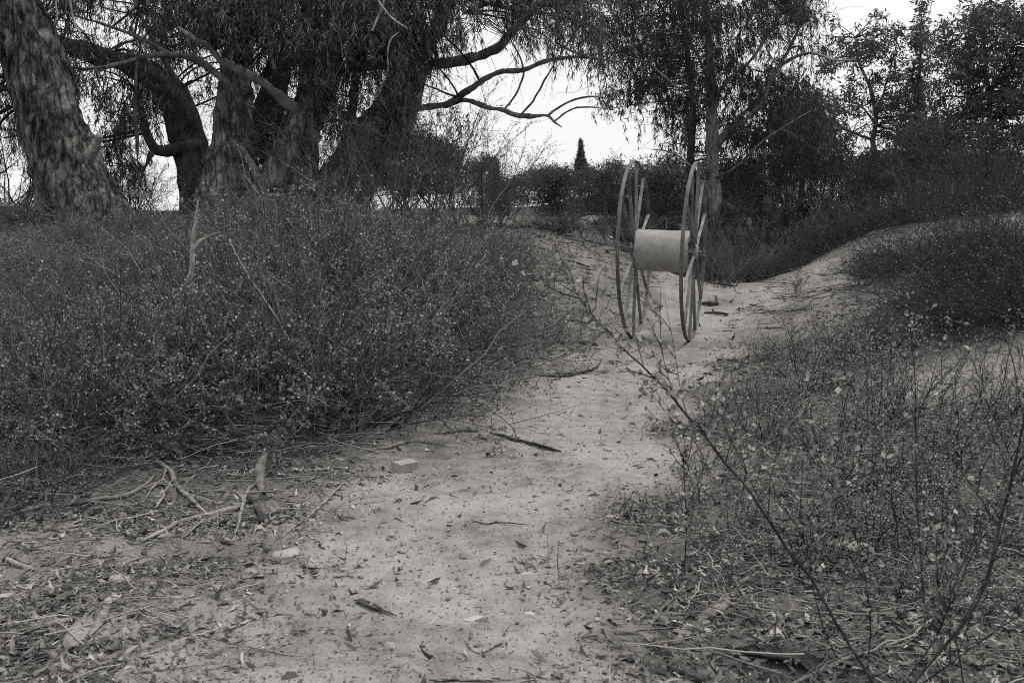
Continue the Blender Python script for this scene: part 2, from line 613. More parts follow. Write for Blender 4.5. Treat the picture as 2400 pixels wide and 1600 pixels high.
def humus(x, y, pd=None, soil=True):
    """0 on bare sand, 1 where leaf mould has built up"""
    if pd is None:
        pd = path_dist(x, y)
    h = smooth(-.3, .8, pd + .5 * fbm2(x, y, .6, 3, 40) + .08)
    h = h * (1 - (.5 if soil else .12) * smooth(.1, -.4, x) * smooth(6.2, 5.0, y))      # the near left is sandy, thinly littered
    # bare sandy faces: left bank beside the reel, right bank, plateau
    for cx, cyy, rx, ry, k in ((XD(1340, 14), 14, 1.1, 2.2, .55), (XD(1900, 15.2), 15.2, 1.9, 2.4, .82), (XD(2270, 7.4), 7.4, .85, .95, 1.0),
                               (XD(2150, 13.6), 13.6, 1.9, 1.5, 1.0), (XD(1850, 12.5), 12.5, 1.2, 1.3, .6), (XD(1230, 22), 22, 2.6, 5, .95), (XD(1430, 22), 22, 1.5, 4, .8)):
        h = h * (1 - k * np.exp(-(((x - cx) / rx) ** 2 + ((y - cyy) / ry) ** 2) ** 2))
    return np.clip(h, 0, 1)
ground()

# far hill behind the plateau
def hill():
    n = 160
    xs = np.linspace(-260, 300, n)
    a = Acc()
    top = 3.2 + 1.2 * np.sin(xs * .02 + 1.0) + 1.6 * vnoise(np.stack([xs / 22, xs * 0, xs * 0], -1), 5)
    prof = [(0, 0), (.3, .35), (.6, .72), (.85, .94), (1, 1), (1.3, .9), (2, .3)]
    V = np.array([[[x, 150 + 90 * s, 1.5 + t * h] for (s, h) in prof] for x, t in zip(xs, top)])
    idx = np.arange(n * len(prof)).reshape(n, -1)
    a.add(V, np.stack([idx[:-1, :-1], idx[1:, :-1], idx[1:, 1:], idx[:-1, 1:]], -1))
    tag(a.obj('hill', M['bark_dark']), kind='structure')
hill()

# ------------------------------------------------------------------ branch growth helpers
def rand_dir(n):
    return unit(rng.normal(size=(n, 3)))
def sample_path(Pm, par, t):
    """points and tangents at parameter t (0..1) on parents par"""
    N = Pm.shape[1]
    u = t * (N - 1)
    i = np.minimum(u.astype(int), N - 2)
    f = (u - i)[:, None]
    a, b = Pm[par, i], Pm[par, i + 1]
    return a + (b - a) * f, unit(b - a)
def grow(Pm, k, tr, length, out, up, wob, N=4, droop=0.0):
    """k children on every parent path"""
    Mx = len(Pm)
    par = np.repeat(np.arange(Mx), k)
    n = len(par)
    t = rng.uniform(tr[0], tr[1], n)
    p0, tg = sample_path(Pm, par, t)
    d = unit(tg * (1 - out) + rand_dir(n) * out + np.array([0, 0, up]))
    L = rng.uniform(length[0], length[1], n)
    s = np.linspace(0, 1, N)
    path = p0[:, None] + d[:, None] * (L[:, None] * s)[..., None]
    path += (np.cumsum(rng.normal(size=(n, N, 3)) * wob, 1)) * (L[:, None, None] / N) * (s > 0)[None, :, None]
    path[:, :, 2] -= droop * L[:, None] * s ** 2
    return path, par
def radii(n, N, r0, r1):
    s = np.linspace(0, 1, N)
    return (r0 * (1 - s) + r1 * s)[None] * rng.uniform(.7, 1.3, (n, 1))
def leaves_on(acc, Pm, k, tr, L, Wd, along, grav=0.0, wide=.45, flat=0.0):
    n = len(Pm)
    par = np.repeat(np.arange(n), k)
    t = rng.uniform(tr[0], tr[1], len(par))
    p, tg = sample_path(Pm, par, t)
    d = unit(tg * along + rand_dir(len(par)) * (1 - along) + np.array([0, 0, -grav]))
    nr = unit(rand_dir(len(par)) + np.array([0, 0, flat]))
    l = rng.uniform(L[0], L[1], len(par))
    acc.leaves(p, d, nr, l, l * rng.uniform(Wd[0], Wd[1], len(par)), wide=wide)

# ------------------------------------------------------------------ shrub prototypes (meshes; placed below)
def proto_saltbush(i):
    b, f = Acc(), Acc()
    n = 95
    base = np.concatenate([rng.normal(size=(n, 2)) * .22, np.zeros((n, 1))], 1)
    d = unit(np.concatenate([base[:, :2] * 2.2 + rng.normal(size=(n, 2)) * .38, np.full((n, 1), .8)], 1))
    s = np.linspace(0, 1, 7)
    L = rng.uniform(.55, 1.25, n)
    st = base[:, None] + d[:, None] * (L[:, None] * s)[..., None] + np.cumsum(rng.normal(size=(n, 7, 3)) * .035, 1) * s[None, :, None]
    st[:, :, 2] -= (.28 * L[:, None] * s ** 2) * np.linalg.norm(d[:, :2], axis=1)[:, None]
    st[:, :, 2] = np.maximum(st[:, :, 2], -.05 + .02 * s)
    b.tubes(st, radii(n, 7, .0075, .002), 3)
    e = base[:16]
    de = unit(np.concatenate([e[:, :2] * 1.2 + rng.normal(size=(16, 2)) * .35, np.full((16, 1), 1.0)], 1))
    es = e[:, None] + de[:, None] * (rng.uniform(.8, 1.4, 16)[:, None] * s)[..., None] + np.cumsum(rng.normal(size=(16, 7, 3)) * .03, 1) * s[None, :, None]
    b.tubes(es, radii(16, 7, .0065, .0022), 4)
    et, _ = grow(es, 3, (.5, .95), (.12, .4), .4, .3, .15, 4)
    b.tubes(et, radii(len(et), 4, .003, .0012), 3)
    t1, _ = grow(st, 6, (.25, .95), (.16, .46), .5, .18, .25, 4)
    b.tubes(t1, radii(len(t1), 4, .003, .0012), 3)
    t2, _ = grow(t1, 3, (.2, .95), (.06, .2), .6, .12, .25, 3)
    b.tubes(t2, radii(len(t2), 3, .0016, .0009), 3)
    k1 = vnoise(t1[:, -1] * 2.7, 60 + i) > .03
    k2 = vnoise(t2[:, -1] * 2.7, 60 + i) > .03
    leaves_on(f, t2[k2], 14, (.1, 1), (.013, .027), (.45, .8), .3, 0, .55, .8)
    leaves_on(f, t1[k1], 8, (.3, 1), (.013, .026), (.45, .8), .3, 0, .55, .8)
    leaves_on(f, t2[~k2], 1, (.3, 1), (.012, .02), (.45, .8), .3, 0, .55, .8)
    return b.mesh('saltbush_branches', M['twig']), f.mesh('saltbush_foliage', M['salt_leaf'], False)
def proto_tamarisk(i, mat='tama_leaf', stems=46, h=2.6, spread=.5, kl=6, tw='dark_twig'):
    b, f = Acc(), Acc()
    n = stems
    base = np.concatenate([rng.normal(size=(n, 2)) * .3, np.zeros((n, 1))], 1)
    d = unit(np.concatenate([base[:, :2] * .9 + rng.normal(size=(n, 2)) * spread, np.full((n, 1), 1.0)], 1))
    s = np.linspace(0, 1, 8)
    L = h * rng.uniform(.35, 1.0, n)
    st = base[:, None] + d[:, None] * (L[:, None] * s)[..., None] + np.cumsum(rng.normal(size=(n, 8, 3)) * .05, 1) * s[None, :, None]
    st[:, :, 2] -= (.22 * L[:, None] * s ** 2.2) * np.linalg.norm(d[:, :2], axis=1)[:, None]
    b.tubes(st, radii(n, 8, .016, .003), 4)
    t1, _ = grow(st, 7, (.15, 1), (.3, .75), .42, .3, .18, 5, .12)
    b.tubes(t1, radii(len(t1), 5, .0045, .0014), 3)
    t2, _ = grow(t1, 6, (.2, 1), (.12, .34), .5, .22, .2, 3, .1)
    b.tubes(t2, radii(len(t2), 3, .002, .0011), 3)
    leaves_on(f, t2, kl, (.1, 1), (.03, .07), (.13, .24), .55, 0)
    return b.mesh('tamarisk_branches', M[tw]), f.mesh('tamarisk_foliage', M[mat], False)
def proto_wiry(i, mat='wiry_twig', nl=1):
    b, f = Acc(), Acc()
    n = 120
    base = np.concatenate([rng.normal(size=(n, 2)) * .3, np.zeros((n, 1))], 1)
    d = unit(np.concatenate([base[:, :2] * 1.8 + rng.normal(size=(n, 2)) * .6, np.full((n, 1), .75)], 1))
    s = np.linspace(0, 1, 7)
    L = rng.uniform(.5, 1.3, n)
    st = base[:, None] + d[:, None] * (L[:, None] * s)[..., None] + np.cumsum(rng.normal(size=(n, 7, 3)) * .04, 1) * s[None, :, None]
    st[:, :, 2] -= .3 * L[:, None] * s ** 2 * np.linalg.norm(d[:, :2], axis=1)[:, None]
    b.tubes(st, radii(n, 7, .006, .0018), 3)
    t1, _ = grow(st, 8, (.15, 1), (.15, .55), .55, .1, .25, 4)
    b.tubes(t1, radii(len(t1), 4, .0028, .001), 3)
    t2, _ = grow(t1, 3, (.2, 1), (.08, .2), .6, .1, .25, 3)
    b.tubes(t2, radii(len(t2), 3, .0016, .0009), 3)
    leaves_on(f, t2, nl, (.3, 1), (.012, .022), (.45, .8), .3)
    return b.mesh('wiry_branches', M[mat]), f.mesh('wiry_foliage', M['salt_leaf'], False)
def proto_leafy(i, n=17, h=1.0):
    b, f = Acc(), Acc()
    base = np.concatenate([rng.normal(size=(n, 2)) * .1, np.zeros((n, 1))], 1)
    d = unit(np.concatenate([base[:, :2] * 1.5 + rng.normal(size=(n, 2)) * .42, np.full((n, 1), 1.0)], 1))
    s = np.linspace(0, 1, 8)
    L = h * rng.uniform(.45, 1.05, n)
    st = base[:, None] + d[:, None] * (L[:, None] * s)[..., None] + np.cumsum(rng.normal(size=(n, 8, 3)) * .02, 1) * s[None, :, None]
    b.tubes(st, radii(n, 8, .0045, .0013), 4)
    t1, _ = grow(st, 7, (.15, 1), (.1, .36), .5, .25, .2, 4)
    b.tubes(t1, radii(len(t1), 4, .002, .0009), 3)
    t2, _ = grow(t1, 2, (.2, 1), (.05, .14), .55, .1, .2, 3)
    b.tubes(t2, radii(len(t2), 3, .0013, .0008), 3)
    leaves_on(f, t1, 6, (.15, 1), (.012, .027), (.5, .85), .2, 0, .55, .4)
    leaves_on(f, t2, 5, (.1, 1), (.01, .026), (.55, .85), .2, 0, .55, .2)
    return b.mesh('leafy_branches', M['dark_twig']), f.mesh('leafy_foliage', M['round_leaf'], False)
PROTO = {
    'salt': [proto_saltbush(i) for i in range(4)],
    'tama': [proto_tamarisk(i) for i in range(3)],
    'feather': [proto_tamarisk(i, 'feather_leaf', 20, 2.5, .42, 5, 'twig') for i in range(2)],
    'wiry': [proto_wiry(i) for i in range(2)],
    'dry': [proto_wiry(i, 'grey_twig', 2) for i in range(2)],
    'leafy': [proto_leafy(i) for i in range(3)],
}
_np = {k: 0 for k in PROTO}
def shrub(kind, px, y, sc, label, group, name='shrub', zs=1.0, cat='shrub'):
    x = XD(px, y)
    z = float(gz(np.array([x]), np.array([y]))[0])
    o = empty(name, (x, y, z - .02), label, cat, group)
    o.rotation_euler = (rng.normal() * .05, rng.normal() * .05, rng.uniform(0, 6.28))
    o.scale = (sc, sc, sc * zs * (rng.uniform(.8, 1.18) if kind in ('salt', 'dry') else rng.uniform(.9, 1.1)))
    b, f = PROTO[kind][_np[kind] % len(PROTO[kind])]
    _np[kind] += 1
    tag(link('branchwork', b, o), kind='stuff')
    tag(link('foliage', f, o), kind='stuff')
    return o

# ------------------------------------------------------------------ trees
def trunk_mesh(acc, pts, rad, sides, rings, flute=0.0, nf=7, rough=.03, seed=0, flare=0.0, crack=0.02, kink=1.0):
    """a fluted, lumpy stem along pts"""
    c = catmull(pts, rings)
    _r = np.interp(np.linspace(0, len(rad) - 1, rings), np.arange(len(rad)), rad)
    _l = np.concatenate([[0], np.cumsum(np.linalg.norm(np.diff(c, axis=0), axis=1))])
    for _a in range(3):
        c[:, _a] += vnoise(np.stack([_l / (np.mean(_r) * 7 + .02), _l * 0 + _a * 3.3, _l * 0], -1), seed + 17) * _r * .45 * kink * min(1, .1 / np.mean(_r))
    r = np.interp(np.linspace(0, len(rad) - 1, rings), np.arange(len(rad)), rad)
    s = np.linspace(0, 1, rings)
    T = unit(np.gradient(c, axis=0))
    A = unit(np.cross(T, np.array([0.05, 1.0, 0.1]) + 0 * T))
    B = np.cross(T, A)
    th = np.arange(sides) * 2 * math.pi / sides
    ph = vnoise(np.stack([s * 2.5, s * 0, s * 0], -1), seed) * 1.2
    fl = 1 + flute * (np.cos(nf * (th[None] + ph[:, None]) + seed) * .6 + .4 * np.cos((nf - 3) * (th[None] - ph[:, None] * .6) + 2)) * (1 - .6 * s[:, None])
    fl = fl * (1 + flare * np.exp(-s[:, None] * 14))
    V = c[:, None] + (r[:, None] * fl)[..., None] * (np.cos(th)[None, :, None] * A[:, None] + np.sin(th)[None, :, None] * B[:, None])
    nz = vnoise(V * np.array([4, 4, 1.8]), seed + 3) + .6 * vnoise(V * np.array([11, 11, 3]), seed + 4) + .5 * vnoise(V * np.array([26, 26, 6]), seed + 5)
    nz = nz - crack / max(rough, 1e-3) * np.maximum(0, .35 - np.abs(vnoise(V * np.array([9, 9, 1.3]) + vnoise(V * 4, 7)[..., None] * .6, seed + 8))) * 2
    V = V + ((V - c[:, None]) / np.maximum(r[:, None, None], 1e-4)) * (nz * rough * np.minimum(1, r[:, None] / .15))[..., None]
    idx = np.arange(rings * sides).reshape(rings, sides)
    a, b = idx[:-1], idx[1:]
    q = np.stack([a, np.roll(a, -1, 1), np.roll(b, -1, 1), b], -1).reshape(-1, 4)
    acc.add(V, q)
    # close the ends
    base = acc.n
    acc.add(np.stack([c[0], c[-1] + T[-1] * r[-1] * .5]))
    for e, col, fl_ in ((0, 0, False), (rings - 1, 1, True)):
        rr = idx[e] + base - rings * sides
        acc.t.append(np.stack([rr, np.roll(rr, -1), np.full(sides, base + col)], -1))
    return c, r

class Tree:
    def __init__(s, name, label, base, group=None):
        s.loc = np.asarray(base, float)
        s.o = empty(name, s.loc, label, 'tree', group)
        s.pts = []
    def stem(s, part, pts, rad, mat, sides=16, rings=40, seed=0, attach=True, **kw):
        a = Acc()
        c, r = trunk_mesh(a, local(pts, s.loc), rad, sides, rings, seed=seed, **kw)
        if attach:
            s.pts.append(np.concatenate([c + s.loc, r[:, None]], 1))
        return a.obj(part, M[mat], s.o)
    def px_limb(s, part, pts, mat, sides=9, seed=0, **kw):
        """pts: (px, py, depth, width in reference pixels)"""
        W = np.array([P(a[0], a[1], a[2]) for a in pts])
        rad = [a[3] * a[2] / F0 / 2 for a in pts]
        return s.stem(part, W, rad, mat, sides, 9 * len(pts) * kw.pop('dense', 1), seed, **dict(dict(rough=.04), **kw))
    def attach_points(s):
        return np.concatenate(s.pts)
    def branches_to(s, acc, C, r0=.022, up=.5, reach=None, N=8, pts=None):
        """a curved bough from the nearest limb to every foliage centre C"""
        A = s.attach_points() if pts is None else pts
        D = ((C[:, None, :] - A[None, :, :3]) ** 2)
        D = D[..., 0] + D[..., 1] + D[..., 2] * .8 + np.maximum(A[None, :, 2] - C[:, None, 2], 0) ** 2 * 2.0
        k = D.argmin(1)
        p0 = A[k, :3]
        t = np.linspace(0, 1, N)[None, :, None]
        dist = np.linalg.norm(C - p0, axis=1)[:, None]
        mid = (p0 + C) / 2 + np.array([0, 0, 1.0]) * up * dist * .4 + rng.normal(size=C.shape) * dist * .12
        path = p0[:, None] * (1 - t) ** 2 + 2 * mid[:, None] * t * (1 - t) + C[:, None] * t ** 2
        path += np.cumsum(rng.normal(size=path.shape) * .02, 1) * t
        R = np.minimum(r0 * (.4 + .45 * dist), A[k, 3][:, None] * .6) * (1 - .75 * np.linspace(0, 1, N)[None])
        acc.tubes(path - s.loc, np.maximum(R, .004), 4)
        return path

def weeping(f, b, C, n, L, kl, ll, loc, spread=.22, wd=(.1, .15)):
    """hanging sprays of narrow gum leaves from the centres C"""
    c = np.repeat(C, n, 0) + rng.normal(size=(len(C) * n, 3)) * spread * np.array([1, 1, .6])
    m = len(c)
    d = rng.normal(size=(m, 3)) * np.array([1, 1, .3])
    d = unit(d) * rng.uniform(.15, .5, (m, 1))
    ln = rng.uniform(L[0], L[1], m) * rng.uniform(.5, 1.1, m)
    s = np.linspace(0, 1, 6)
    path = c[:, None] + d[:, None] * (ln[:, None] * np.sqrt(s))[..., None]
    path[:, :, 2] += -ln[:, None] * s ** 1.5 * .95 + .1 * ln[:, None] * np.sin(s * math.pi)
    path += np.cumsum(rng.normal(size=path.shape) * .018, 1) * s[None, :, None]
    b.tubes(path - loc, radii(m, 6, .004, .0014), 3)
    leaves_on_local(f, path - loc, kl, ll, wd)
def leaves_on_local(f, path, kl, ll, wd, grav=.75):
    n = len(path)
    par = np.repeat(np.arange(n), kl)
    t = rng.uniform(.1, 1, len(par))
    p, tg = sample_path(path, par, t)
    d = unit(tg * .25 + rand_dir(len(par)) * .55 + np.array([0, 0, -grav]))
    l = rng.uniform(ll[0], ll[1], len(par))
    f.leaves(p, d, rand_dir(len(par)), l, l * rng.uniform(wd[0], wd[1], len(par)), .3, .35)
def clumps(f, C, R, n, ll, wd, loc, grav=.35, flat=.8):
    """tufts of leaves round the branch ends C"""
    c = np.repeat(C, n, 0) + rand_dir(len(C) * n) * (rng.uniform(0, 1, (len(C) * n, 1)) ** .45 * 1.75) * np.repeat(np.broadcast_to(R, len(C)) * rng.uniform(.6, 1.3, len(C)), n)[:, None] * np.array([1, 1, flat])
    m = len(c)
    d = unit(rand_dir(m) + np.array([0, 0, -grav]))
    l = rng.uniform(ll[0], ll[1], m)
    f.leaves(c - loc, d, rand_dir(m), l, l * rng.uniform(wd[0], wd[1], m), .25, .4)
def cells(rows, x0, y0, step, n, d0, d1, jitter=1.0, back=99, dback=None, power=1.25):
    """foliage centres spread after a coarse density table of the crown"""
    grid = np.array([[int(c) for c in r] for r in rows], float)
    pr = (grid ** power).ravel()
    k = rng.choice(len(pr), n, p=pr / pr.sum())
    px = x0 + (k % grid.shape[1] + rng.uniform(0, 1, n) * jitter) * step
    py = y0 + (k // grid.shape[1] + rng.uniform(0, 1, n) * jitter) * step
    dd = rng.uniform(d0, d1, n)
    if dback is not None:
        dd = np.where(k // grid.shape[1] >= back, rng.uniform(dback, d1, n), dd)
    return np.array([P(a, b, c) for a, b, c in zip(px, py, dd)])

# --- the old many-stemmed gum on the left bank
def big_gum():
    base = P(610, 500, 17)
    base[2] = gz(base[0:1], base[1:2])[0]
    t = Tree('gum_tree', 'huge old multi-stemmed eucalyptus with hollow fluted base and drooping foliage behind the thicket', base)
    def L(pts, mat, part='limb', **kw):
        return t.px_limb(part, pts, mat, **kw)
    # four main stems round the hollow
    L([(530, 560, 16.8, 180), (530, 450, 16.8, 122), (545, 330, 16.9, 88), (552, 220, 17, 74), (560, 120, 17.1, 62), (590, 0, 17.2, 52), (640, -160, 17.4, 40), (700, -380, 17.6, 20)],
      'bark_old', 'trunk', sides=64, seed=1, flute=.2, nf=7, rough=.06, flare=.2, dense=2)
    L([(660, 560, 17, 220), (672, 450, 17, 150), (690, 330, 17, 92), (728, 230, 17.1, 78), (765, 120, 17.2, 66), (800, 0, 17.4, 54), (850, -170, 17.6, 40), (880, -420, 17.8, 18)],
      'bark_old', 'trunk', sides=64, seed=2, flute=.17, nf=6, rough=.06, flare=.2, dense=2)
    L([(482, 560, 17.8, 105), (472, 440, 17.8, 80), (452, 330, 17.9, 74), (420, 240, 18, 72), (352, 178, 18.1, 60), (268, 142, 18.2, 44), (160, 108, 18.3, 30), (60, 60, 18.5, 16)],
      'bark_dark', 'trunk', sides=24, seed=3, flute=.1, rough=.04)
    L([(790, 540, 18, 110), (850, 400, 17.8, 74), (915, 320, 17.6, 62), (962, 230, 17.5, 50), (990, 140, 17.4, 46), (1022, 80, 17.4, 40), (1045, 20, 17.4, 36), (1085, -120, 17.5, 28), (1120, -330, 17.7, 14)],
      'bark_pale', 'trunk', sides=24, seed=4, flute=.08, rough=.03)
    L([(838, 420, 18.6, 30), (826, 300, 18.5, 22), (834, 190, 18.4, 20), (842, 90, 18.4, 17), (850, -40, 18.5, 12)], 'bark_pale', 'trunk', sides=14, seed=5)
    L([(745, 560, 17.2, 130), (790, 430, 17.2, 88), (845, 335, 17.3, 66), (898, 255, 17.4, 52), (940, 170, 17.5, 38), (955, 60, 17.6, 26)], 'bark_old', 'trunk', sides=32, seed=7, flute=.14, nf=6, rough=.05)
    L([(600, 560, 16.5, 120), (628, 440, 16.5, 76), (672, 345, 16.6, 56), (705, 270, 16.7, 46), (722, 180, 16.9, 36), (735, 80, 17, 24)], 'bark_old', 'trunk', sides=32, seed=8, flute=.16, nf=5, rough=.05)
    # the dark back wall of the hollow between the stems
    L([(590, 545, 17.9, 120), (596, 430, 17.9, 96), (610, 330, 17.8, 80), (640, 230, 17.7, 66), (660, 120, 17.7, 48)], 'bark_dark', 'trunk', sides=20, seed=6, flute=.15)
    # limbs
    L([(600, 330, 16.6, 26), (582, 290, 16.3, 22), (563, 238, 16, 20), (517, 186, 15.7, 18), (448, 136, 15.4, 17), (396, 129, 15.2, 15), (344, 134, 15, 13), (293, 148, 14.9, 11), (207, 162, 14.8, 8), (148, 157, 14.7, 6)], 'limb', seed=11)
    L([(735, 330, 17.0, 40), (695, 262, 16.7, 34), (637, 207, 16.2, 24), (568, 169, 15.8, 20), (517, 145, 15.5, 17), (492, 112, 15.3, 16), (448, 86, 15.1, 12), (418, 64, 15, 5)], 'limb_pale', seed=12)
    L([(560, 340, 16.2, 16), (590, 395, 16, 18), (618, 460, 15.9, 22), (630, 520, 15.8, 22)], 'limb', seed=13)
    L([(475, 350, 17.7, 40), (440, 347, 17.6, 30), (400, 357, 17.5, 28), (366, 352, 17.4, 24), (348, 320, 17.4, 18), (335, 270, 17.4, 14), (322, 215, 17.4, 10)], 'bark_dark', seed=14)
    L([(780, 170, 17.1, 34), (817, 155, 17, 28), (880, 152, 17, 27), (962, 153, 17, 27), (1044, 148, 16.9, 25), (1113, 134, 16.8, 23), (1165, 110, 16.7, 21), (1189, 86, 16.6, 20), (1234, 45, 16.5, 18), (1279, 0, 16.4, 15), (1350, -90, 16.3, 8)], 'limb', seed=15)
    L([(930, 275, 17.3, 26), (986, 255, 17, 17), (1044, 247, 16.8, 15), (1079, 224, 16.6, 14), (1113, 203, 16.4, 13), (1134, 186, 16.3, 13), (1175, 169, 16.2, 12), (1230, 165, 16, 11), (1279, 143, 15.9, 10), (1354, 134, 15.7, 7), (1458, 146, 15.5, 4)], 'limb', seed=16)
    L([(1040, 249, 16.8, 14), (1086, 236, 16.5, 11), (1130, 246, 16.3, 11), (1175, 258, 16.1, 11), (1217, 271, 16, 11), (1279, 272, 15.9, 8), (1299, 285, 15.8, 6), (1318, 299, 15.8, 2)], 'limb', seed=17)
    for i, pts in enumerate((
            [(1281, 274, 15.9, 6), (1334, 238, 15.8, 5), (1389, 227, 15.7, 4.5), (1468, 236, 15.6, 2.5)],
            [(1298, 284, 15.8, 5), (1337, 258, 15.6, 4), (1372, 251, 15.5, 4), (1440, 256, 15.4, 2)],
            [(1180, 258, 16.1, 6), (1210, 220, 16, 5), (1227, 172, 15.9, 4.5), (1217, 131, 15.9, 4), (1196, 93, 16, 3)],
            [(1220, 271, 16, 6), (1251, 234, 15.7, 4.5), (1279, 183, 15.6, 4.5), (1303, 145, 15.5, 4), (1347, 76, 15.4, 3)],
            [(1225, 50, 16.5, 8), (1260, 33, 16.3, 8), (1337, 45, 16, 7), (1390, 62, 15.9, 5), (1460, 100, 15.8, 3)],
            [(1337, 44, 16, 5), (1356, 15, 16, 5), (1370, -40, 16, 4)],
            [(1303, 100, 15.8, 5), (1330, 115, 15.7, 5), (1372, 130, 15.6, 4), (1440, 120, 15.5, 3)],
            [(1090, 30, 17.3, 10), (1150, 10, 17, 12), (1230, 28, 16.8, 9), (1330, 5, 16.6, 7), (1420, 40, 16.3, 4)],
            [(400, 130, 15.2, 10), (330, 90, 15.2, 9), (250, 60, 15.2, 7), (150, 30, 15.3, 4)],
            [(322, 140, 14.95, 6), (318, 200, 15.1, 9), (320, 290, 15.3, 12), (323, 340, 15.3, 10), (322, 385, 15.3, 3)],
            [(356, 352, 17.4, 14), (350, 365, 17.3, 14), (345, 380, 17.3, 10), (335, 402, 17.3, 6)],
            [(452, 250, 18, 16), (380, 130, 18, 14), (330, 40, 18, 10), (300, -60, 18, 7)])):
        L(pts, 'limb', seed=20 + i, sides=7)
    for i, pts in enumerate((
            [(872, 73, 14.8, 5), (884, 45, 14.8, 6), (893, 22, 14.8, 6), (905, -20, 14.8, 6)],
            [(955, 67, 14.7, 2.5), (925, 48, 14.7, 4), (900, 22, 14.7, 4), (878, -12, 14.8, 5)],
            [(935, 75, 14.7, 2), (915, 95, 14.7, 4), (908, 125, 14.7, 4), (909, 165, 14.8, 3), (895, 200, 14.9, 2)],
            [(163, 0, 14.3, 6), (168, 30, 14.3, 5), (180, 65, 14.3, 4), (200, 95, 14.3, 2)],
            [(130, 0, 14.2, 4), (133, 40, 14.2, 4), (118, 70, 14.2, 3), (97, 85, 14.2, 2)])):
        L(pts, 'limb_pale', 'dead_branch', seed=40 + i, sides=6, attach=False)
    # crown
    rows = ["99999999999999999999999",
            "99999999999999999999999",
            "46567897999998897778879",
            "36667986999998784435668",
            "36556974788987651112336",
            "35446733468876431001225",
            "34366311356776431000112",
            "42263111234666542000001",
            "42141001123455431000000"]
    C = cells(rows, 60, -150, 60, 470, 15.0, 20.5, 1.0, 4, 17.0, 1.7)
    b, f = Acc(), Acc()
    path = t.branches_to(b, C, .02, .35)
    weeping(f, b, C, 5, (.2, .7), 16, (.08, .16), t.loc, .16)
    clumps(f, C, .17, 90, (.07, .15), (.1, .18), t.loc, .9, 1.2)
    tw, _ = grow(path, 4, (.15, .95), (.4, 1.3), .6, -.1, .35, 6, .25)
    b.tubes(tw - t.loc, radii(len(tw), 6, .007, .0015), 3)
    # sprays hanging in front of the stems
    front = ["0000034786899998887",
             "0000034777899998876",
             "0011122334457776654",
             "0001100001123334332",
             "0111000000011122222"]
    CF = cells(front, 60, -60, 52, 120, 14.9, 16.6, 1.0, power=1.5)
    t.branches_to(b, CF, .02, .35)
    weeping(f, b, CF, 5, (.2, .7), 16, (.08, .16), t.loc, .16)
    clumps(f, CF, .16, 70, (.07, .15), (.1, .18), t.loc, .9, 1.1)
    CL = np.array([P(a_, b_, c_) for a_, b_, c_ in zip(rng.normal(290, 34, 34), rng.uniform(215, 400, 34), rng.uniform(16.8, 18, 34))])
    t.branches_to(b, CL, .015, .2)
    weeping(f, b, CL, 6, (.2, .6), 15, (.08, .15), t.loc, .14)
    # leafy side sprays along the boughs
    weeping(f, b, path[:, 5], 2, (.3, .7), 14, (.08, .15), t.loc)
    # the unseen top of the crown
    C2 = np.array([P(a, b_, c) for a, b_, c in zip(rng.uniform(-50, 1400, 110), rng.uniform(-620, -160, 110), rng.uniform(15.5, 21, 110))])
    t.branches_to(b, C2, .03, .3)
    weeping(f, b, C2, 5, (.5, 1.2), 16, (.11, .2), t.loc, .4)
    tag(b.obj('twig_work', M['dark_twig'], t.o), kind='stuff')
    f.obj('crown', M['gum_leaf'], t.o, False)
    # fine epicormic shoots clothing the stems
    b, f = Acc(), Acc()
    A = np.concatenate([t.pts[i] for i in (0, 1, 3, 5, 6)])
    A = A[(A[:, 2] > base[2] + .4) & (A[:, 2] < base[2] + 3.0)]
    A = np.concatenate([A, A[A[:, 0] > base[0] + .3], A[A[:, 0] > base[0] + 1.0]])
    k = rng.integers(0, len(A), 620)
    dr = unit(rng.normal(size=(620, 3)) * np.array([1, .6, .4]) + np.array([0, -.7, .2]))
    p0 = A[k, :3] + dr * A[k, 3:4] * .9
    s = np.linspace(0, 1, 5)
    ln = rng.uniform(.25, .8, 620)
    sh = p0[:, None] + dr[:, None] * (ln[:, None] * s)[..., None]
    sh[:, :, 2] -= .4 * ln[:, None] * s ** 2
    b.tubes(sh - t.loc, radii(620, 5, .004, .0012), 3)
    t1, _ = grow(sh, 5, (.2, 1), (.1, .3), .5, -.1, .2, 3, .2)
    b.tubes(t1 - t.loc, radii(len(t1), 3, .0018, .001), 3)
    leaves_on(f, t1 - t.loc, 5, (.1, 1), (.03, .07), (.12, .2), .5, .2)
    tag(b.obj('shoot_work', M['twig'], t.o), kind='stuff')
    tag(f.obj('shoot_foliage', M['feather_leaf'], t.o, False), kind='stuff')
    return t
big_gum()

